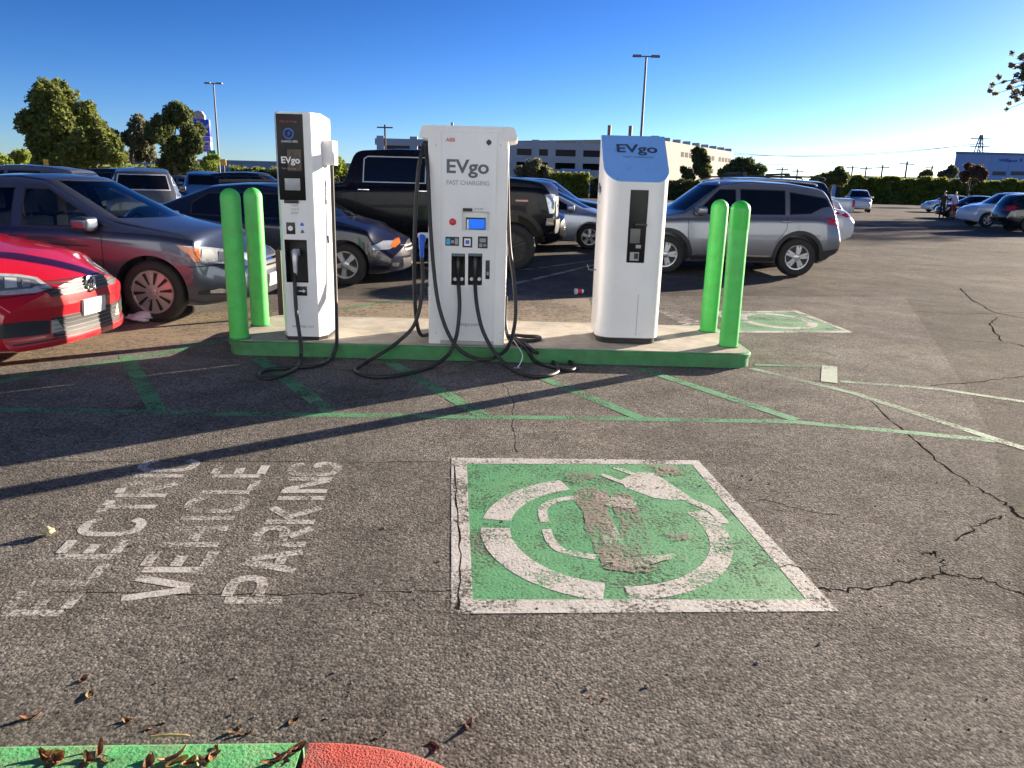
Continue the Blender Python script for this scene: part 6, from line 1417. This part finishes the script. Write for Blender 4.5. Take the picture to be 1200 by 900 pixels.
bm = bmesh.new(); prism(bm, [(x0 - .3, 179.7), (x1 + .3, 179.7), (x1 + 20, 206.3), (fx, 206.3)], .5, base=zt3 + .003); obj('coping', bm, mat('coping_grey', (0.25, 0.3, 0.38), .6), b3)
for (u0, u1) in ((1163, 1178.5), (1184.5, 1206), (1212, 1230)):
    a, b, c, d = frame_px(u0, 201, u1, 205.5, 180); w_ = boxobj('window', a, b, 179.93, 180.2, c, d, mat('office_window', (0.10, 0.075, 0.07), .2), b3)
label_text('Williams', (1170, 186, 1192, 190), 180, mat('sign_blue', (0.05, 0.10, 0.45), .5), b3, .03, .06); label_text('R', (1195, 185.8, 1199, 190), 180, mat('sign_blue', (0, 0, 0)), b3, .03, .06)
for k in (1122, 1160, 1182): 
    p = AT(k, 195, 180); boxobj('wall_joint', p.x - .06, p.x + .06, 179.97, 180.1, 0, zt3, mat('joint_grey', (0.36, 0.44, 0.56), .7), b3)
adopt(b3)
b4 = empty('warehouse', (gx(1010, 205, 260), 262, 0)); tag(b4, 'long low pale warehouse roof on the horizon beyond the hedge', 'building')
boxobj('wall', gx(985, 205, 260), gx(1118, 205, 260), 260, 285, 0, AT(1020, 207.5, 260).z, BW, b4); boxobj('roof', gx(983, 205, 260), gx(1120, 205, 260), 259.5, 286, AT(1020, 207.5, 260).z + .003, AT(1020, 206.3, 260).z, BCONC, b4); adopt(b4)
b5 = empty('warehouse', (gx(330, 190, 240), 242, 0)); tag(b5, 'distant low flat roofed warehouse glimpsed left of the slim charger', 'building')
boxobj('wall', gx(20, 190, 240), gx(470, 190, 240), 240, 262, 0, AT(300, 190, 240).z, mat('far_wall', (0.42, 0.44, 0.47), .8, var=.1, scale=.1), b5); boxobj('roof', gx(18, 190, 240), gx(472, 190, 240), 239.5, 263, AT(300, 190, 240).z + .003, AT(300, 188.5, 240).z, BCONC, b5)
for k in range(18): 
    xx = gx(40 + 24 * k, 190, 240); boxobj('loading_door', xx, xx + 2.6, 239.95, 240.2, .1, 3.2, mat('door_grey', (0.2, 0.22, 0.25), .7), b5)
adopt(b5)

b6 = empty('bounce_building', (0, -48, 0)); tag(b6, 'long pale building added unseen behind the viewer to bounce sunlight', 'building')  # unseen building, added to throw sunlight back onto the shaded charger fronts
BOUNCE_WALL = mat('bounce_stucco', (0.63, 0.74, 0.84), .85, var=.06, scale=.3)
boxobj('wall', -70, 60, -75, -46, 0, 17, BOUNCE_WALL, b6); boxobj('cornice', -70.5, 60.5, -75.5, -45.4, 17.003, 17.8, mat('bounce_cornice', (0.55, 0.50, 0.44), .8), b6)
boxobj('bounce_bay', -14, 12, -46, -43.5, 0, 19, BOUNCE_WALL, b6, .05); boxobj('bounce_glass', -8, 6, -43.52, -43.3, 0.1, 4.6, DGLASS, b6); boxobj('canopy', -10, 8, -43.5, -41, 4.9, 5.5, mat('bounce_cornice', (0, 0, 0)), b6, .03)
for k in range(10):
    xx = -64 + 12 * k
    if -18 < xx < 12: continue
    boxobj('bounce_window', xx, xx + 7, -46.02, -45.9, .6, 3.6, DGLASS, b6); boxobj('pilaster', xx - 2.4, xx - 1.4, -46, -45.6, 0, 17, BOUNCE_WALL, b6, .03)
adopt(b6); b6.location.y += 14

# ------------------------------------------------------------------ poles, signs, wires
POLEM = mat('pole_grey', (0.17, 0.17, 0.165), .6, metal=.2)
def lamp_pole(px, Y, top_py, label, arm=.9):
    x = gx(px, 180, Y); z = AT(px, top_py, Y).z; root = empty('light_pole', (x, Y, 0)); tag(root, label, 'light pole', 'parking lot light poles')
    bm = bmesh.new(); tube(bm, [(0, 0, 0), (0, 0, z * .5), (0, 0, z)], [.12, .10, .075], 10); obj('pole', bm, POLEM, root, 50)
    bm = bmesh.new(); lathe(bm, [(.3, 0), (.3, .75), (.24, .8)], 16); obj('base', bm, BCONC, root, 40)
    bm = bmesh.new(); tube(bm, [(-arm * .5, 0, z), (arm * .5, 0, z)], .05, 8); obj('cross_arm', bm, POLEM, root)
    for s_ in (-1, 1): boxobj('lamp_head', s_ * arm * .75 - .32, s_ * arm * .75 + .32, -.2, .2, z - .05, z + .10, POLEM, root, .03)
lamp_pole(750, 60, 66, 'tall twin headed light pole behind the blue topped charger'); lamp_pole(256, 87, 98, 'tall twin headed light pole beside the purple sign', .85)
py = empty('pylon_sign', (gx(238, 160, 110), 110, 0)); tag(py, 'tall purple and blue illuminated pylon sign behind the dark tree', 'sign')
def ps(nm, r, m, pr=0.0): a, b, c, d = frame_px(*r, 110); return boxobj(nm, a, b, 109.7 - pr, 110.4, c, d, m, py, .02)
ps('upper_panel', (223, 140, 246.5, 159.5), mat('sign_blue_panel', (0.03, 0.07, 0.62), .4)); ps('middle_panel', (224, 160, 247.5, 165.5), mat('sign_purple', (0.32, 0.16, 0.62), .4)); ps('lower_panel', (224, 166, 248, 178), mat('sign_lilac', (0.60, 0.46, 0.72), .4))
a, b, c, d = frame_px(225, 129.5, 240, 139.8, 110); bm = bmesh.new(); prism(bm, [(a, c), (b, c), (b, c + (d - c) * .45), (b - (b - a) * .2, d - .12), (b - (b - a) * .45, d), (a, d - .3)], .5, 'y', 109.75); obj('crest_panel', bm, mat('sign_tan', (0.50, 0.40, 0.38), .6), py)
bm = bmesh.new(); pts_ = [(x_, 148.5 + 2.5 * math.sin(x_ * .35)) for x_ in range(225, 246, 2)]
for i, (x_, y_) in enumerate(pts_[:-1]):
    q1_, q2_ = AT(x_, y_, 109.66), AT(pts_[i + 1][0], pts_[i + 1][1], 109.66); flat(bm, [(q1_.x, 109.66, q1_.z - .25), (q2_.x, 109.66, q2_.z - .25), (q2_.x, 109.66, q2_.z + .2), (q1_.x, 109.66, q1_.z + .2)])
obj('wave_logo', bm, mat('sign_pale', (0.45, 0.55, 0.85), .5), py)
for (y0_, y1_) in ((167.5, 170), (172, 173.6), (175, 176.6)): ps('print_row', (227, y0_, 245, y1_), mat('sign_violet', (0.22, 0.10, 0.40), .5), .04)
bm = bmesh.new(); c_ = AT(236, 178, 110); tube(bm, [(c_.x - 1.0, 110.05, 0), (c_.x - 1.0, 110.05, c_.z)], .25, 8); tube(bm, [(c_.x + 1.0, 110.05, 0), (c_.x + 1.0, 110.05, c_.z)], .25, 8); obj('legs', bm, POLEM, py)
adopt(py)
gs = empty('street_sign', (gx(249, 182, 60), 60, 0)); a, b, c, d = frame_px(245, 176, 253, 181, 60); boxobj('board', a, b, 59.97, 60.03, c, d, mat('sign_green', (0.02, 0.32, 0.20), .4), gs, .01)
bm = bmesh.new(); tube(bm, [((a + b) / 2, 60.06, 0), ((a + b) / 2, 60.06, d)], .05, 8); obj('post', bm, POLEM, gs); tag(gs, 'small teal green street sign above the bright shrub', 'sign'); adopt(gs)
for px, lab in ((54, 'small yellow sign standing by the tall olive tree'), (262, 'small yellow sign standing by the light pole')):
    ys = empty('yellow_sign', (gx(px, 192, 58), 58, 0)); a, b, c, d = frame_px(px - 3, 186.5, px + 3, 194, 58); boxobj('board', a, b, 57.97, 58.03, c, d, mat('sign_yellow', (0.75, 0.42, 0.02), .4), ys, .01)
    bm = bmesh.new(); tube(bm, [((a + b) / 2, 58.06, 0), ((a + b) / 2, 58.06, d)], .04, 8); obj('post', bm, POLEM, ys); tag(ys, lab, 'sign'); adopt(ys)
WOOD = mat('pole_wood', (0.12, 0.09, 0.07), .9)
UP = []
for px, top, Y, lab in ((1033, 193, 150, 'wooden utility pole with cross arm rising beside the hedge gap'), (1061, 189, 140, 'taller wooden utility pole with cross arm above the hedge'), (916, 196, 170, 'thin utility pole beyond the black SUV roof rack'), (998, 194, 165, 'thin utility pole left of the taller one above the hedge'), (1014, 195, 165, 'short utility pole next to the thin one above the hedge'), (934, 198, 170, 'stubby utility pole above the black SUV roof'), (1091, 194, 160, 'utility pole between the hedge trees and the office building'), (452, 146, 130, 'slender pole showing between pickup roof and middle charger')):
    x = gx(px, 205, Y); z = AT(px, top, Y).z; up = empty('utility_pole', (x, Y, 0)); tag(up, lab, 'utility pole', 'utility poles on the skyline')
    bm = bmesh.new(); tube(bm, [(0, 0, 0), (0, 0, z)], [.20, .14], 8); obj('pole', bm, WOOD, up, 50); boxobj('cross_arm', -1.3, 1.3, -.08, .08, z - .55, z - .35, WOOD, up); UP.append((x, Y, z))
# lattice pylon and wires
px0 = AT(1146, 182, 320); ptop = AT(1148.5, 158, 320); pyl = empty('power_pylon', (px0.x, 320, 0)); tag(pyl, 'steel lattice power pylon rising behind the office building', 'pylon')
bm = bmesh.new(); H_ = ptop.z
for sx_ in (-1, 1):
    for sy_ in (-1, 1): tube(bm, [(sx_ * 2.6, sy_ * 2.6, 0), (sx_ * 1.2, sy_ * 1.2, H_ * .7), (sx_ * .3, sy_ * .3, H_)], .22, 5)
for k in range(9):
    z0_, z1_ = H_ * k / 9, H_ * (k + 1) / 9; w0_ = 2.6 - 2.2 * k / 9; w1_ = 2.6 - 2.2 * (k + 1) / 9
    tube(bm, [(-w0_, -w0_, z0_), (w1_, -w1_, z1_)], .13, 4); tube(bm, [(w0_, -w0_, z0_), (-w1_, -w1_, z1_)], .13, 4)
obj('lattice', bm, POLEM, pyl); bm = bmesh.new()
for zz_ in (.70, .82, .94): tube(bm, [(-4, 0, H_ * zz_), (4, 0, H_ * zz_)], .2, 5)
obj('cross_arm', bm, POLEM, pyl)
for i, (ya, yb, sag) in enumerate(((183, 168.5, 1.5), (193, 184, 1.2), (181, 168, 2.2))):
    a = AT(860, ya - 2, 420); b = AT(1148, yb, 320) if i < 2 else AT(1147.5, yb, 320); bm = bmesh.new(); pts_ = []
    for k in range(25):
        t = k / 24; q = a.lerp(b, t); pts_.append((q.x, q.y, q.z - sag * 4 * t * (1 - t) * 1.5))
    tube(bm, pts_, .10, 5); tag(obj('power_line', bm, WOOD), ('upper', 'lower', 'middle')[i] + ' power line sagging across the sky towards the pylon', 'wire', 'power lines')
b = AT(1148, 168.5, 320); a = AT(1300, 176, 300); bm = bmesh.new(); tube(bm, [tuple(b.lerp(a, k / 12) - Vector((0, 0, 6 * (k / 12) * (1 - k / 12)))) for k in range(13)], .10, 5); tag(obj('power_line', bm, WOOD), 'power line leaving the pylon above the office building', 'wire', 'power lines')

# ------------------------------------------------------------------ two people by the far cars
SKIN = mat('skin', (0.42, 0.26, 0.19), .6)
def person(px, Y, h, shirt, trousers, face_dir, label, arms, legcol=None):
    root = empty('person', (gx(px, 245, Y), Y, 0), face_dir); tag(root, label, 'person')
    k = h / 1.72
    V = [(0, 0, .95), (0, 0, 1.12), (0, 0, 1.32), (0, .0, 1.46), (0, .02, 1.54), (0, .03, 1.64), (0, .02, 1.72)]
    E_ = [(0, 1), (1, 2), (2, 3), (3, 4), (4, 5), (5, 6)]; rad = [.155, .145, .17, .09, .055, .085, .06]
    def add(pts, par, rr):
        for p, r_ in zip(pts, rr):
            V.append(p); rad.append(r_); E_.append((par, len(V) - 1)); par = len(V) - 1
        return par
    for s_ in (-1, 1):
        add([(s_ * .09, 0, .88), (s_ * .10, .02, .50), (s_ * .11, -.02, .10), (s_ * .11, .14, .04)], 0, [.095, .065, .045, .04])
        add([(s_ * .18, 0, 1.40)] + [(s_ * x, y, z) for x, y, z in arms], 2, [.065, .05, .04, .035])
    me = bpy.data.meshes.new('body'); me.from_pydata([tuple(c * k for c in v) for v in V], E_, []); o = bpy.data.objects.new('body', me); col.objects.link(o)
    md = o.modifiers.new('skin', 'SKIN'); sv_ = me.skin_vertices[0].data
    for i, r_ in enumerate(rad): sv_[i].radius = (r_ * k, r_ * k * (.72 if i < 3 else 1))
    sv_[0].use_root = True; ms_ = o.modifiers.new('sub', 'SUBSURF'); ms_.levels = 1
    m2 = bpy.data.meshes.new_from_object(o.evaluated_get(bpy.context.evaluated_depsgraph_get())); bpy.data.objects.remove(o)
    for mm in (SKIN, shirt, trousers, TRIM): m2.materials.append(mm)
    for f in m2.polygons:
        c = f.center; z = c.z / k
        f.material_index = 3 if z < .09 else (2 if z < (.95) and abs(c.x) < .2 * k and (legcol is None or z > .5) else (1 if (.95 <= z < 1.47 and (abs(c.x) / k < .2 or z > 1.2)) else 0)); f.use_smooth = True
    ob = obj('body', m2, None, root)
    b_ = bmesh.new(); bmesh.ops.create_uvsphere(b_, u_segments=14, v_segments=10, radius=.10 * k)
    for v in list(b_.verts):
        v.co = Vector((v.co.x * .95, v.co.y * 1.1 - .012, v.co.z * 1.1 + 1.67 * k))
    bmesh.ops.delete(b_, geom=[v for v in b_.verts if v.co.z < 1.60 * k or (v.co.y > .045 * k and v.co.z < 1.69 * k)], context='VERTS'); obj('hair', b_, mat('hair_dark', (0.015, 0.012, 0.010), .6), root, 60)
    return root
person(1104.5, 50.5, 1.70, mat('shirt_dark', (0.035, 0.03, 0.03), .8), mat('trousers_black', (0.015, 0.015, 0.018), .8), R(160), 'person in dark shirt and black trousers standing beside the white sedan', [(.25, .0, 1.14), (.22, .12, .98), (.20, .16, .93)])
person(1117, 50.8, 1.68, mat('shirt_pale_blue', (0.42, 0.48, 0.70), .8), mat('shorts_red', (0.45, 0.03, 0.04), .8), R(200), 'person in pale blue shirt and red shorts standing by the black sedan', [(.26, .02, 1.15), (.20, .16, 1.05), (.16, .20, 1.02)], 1)
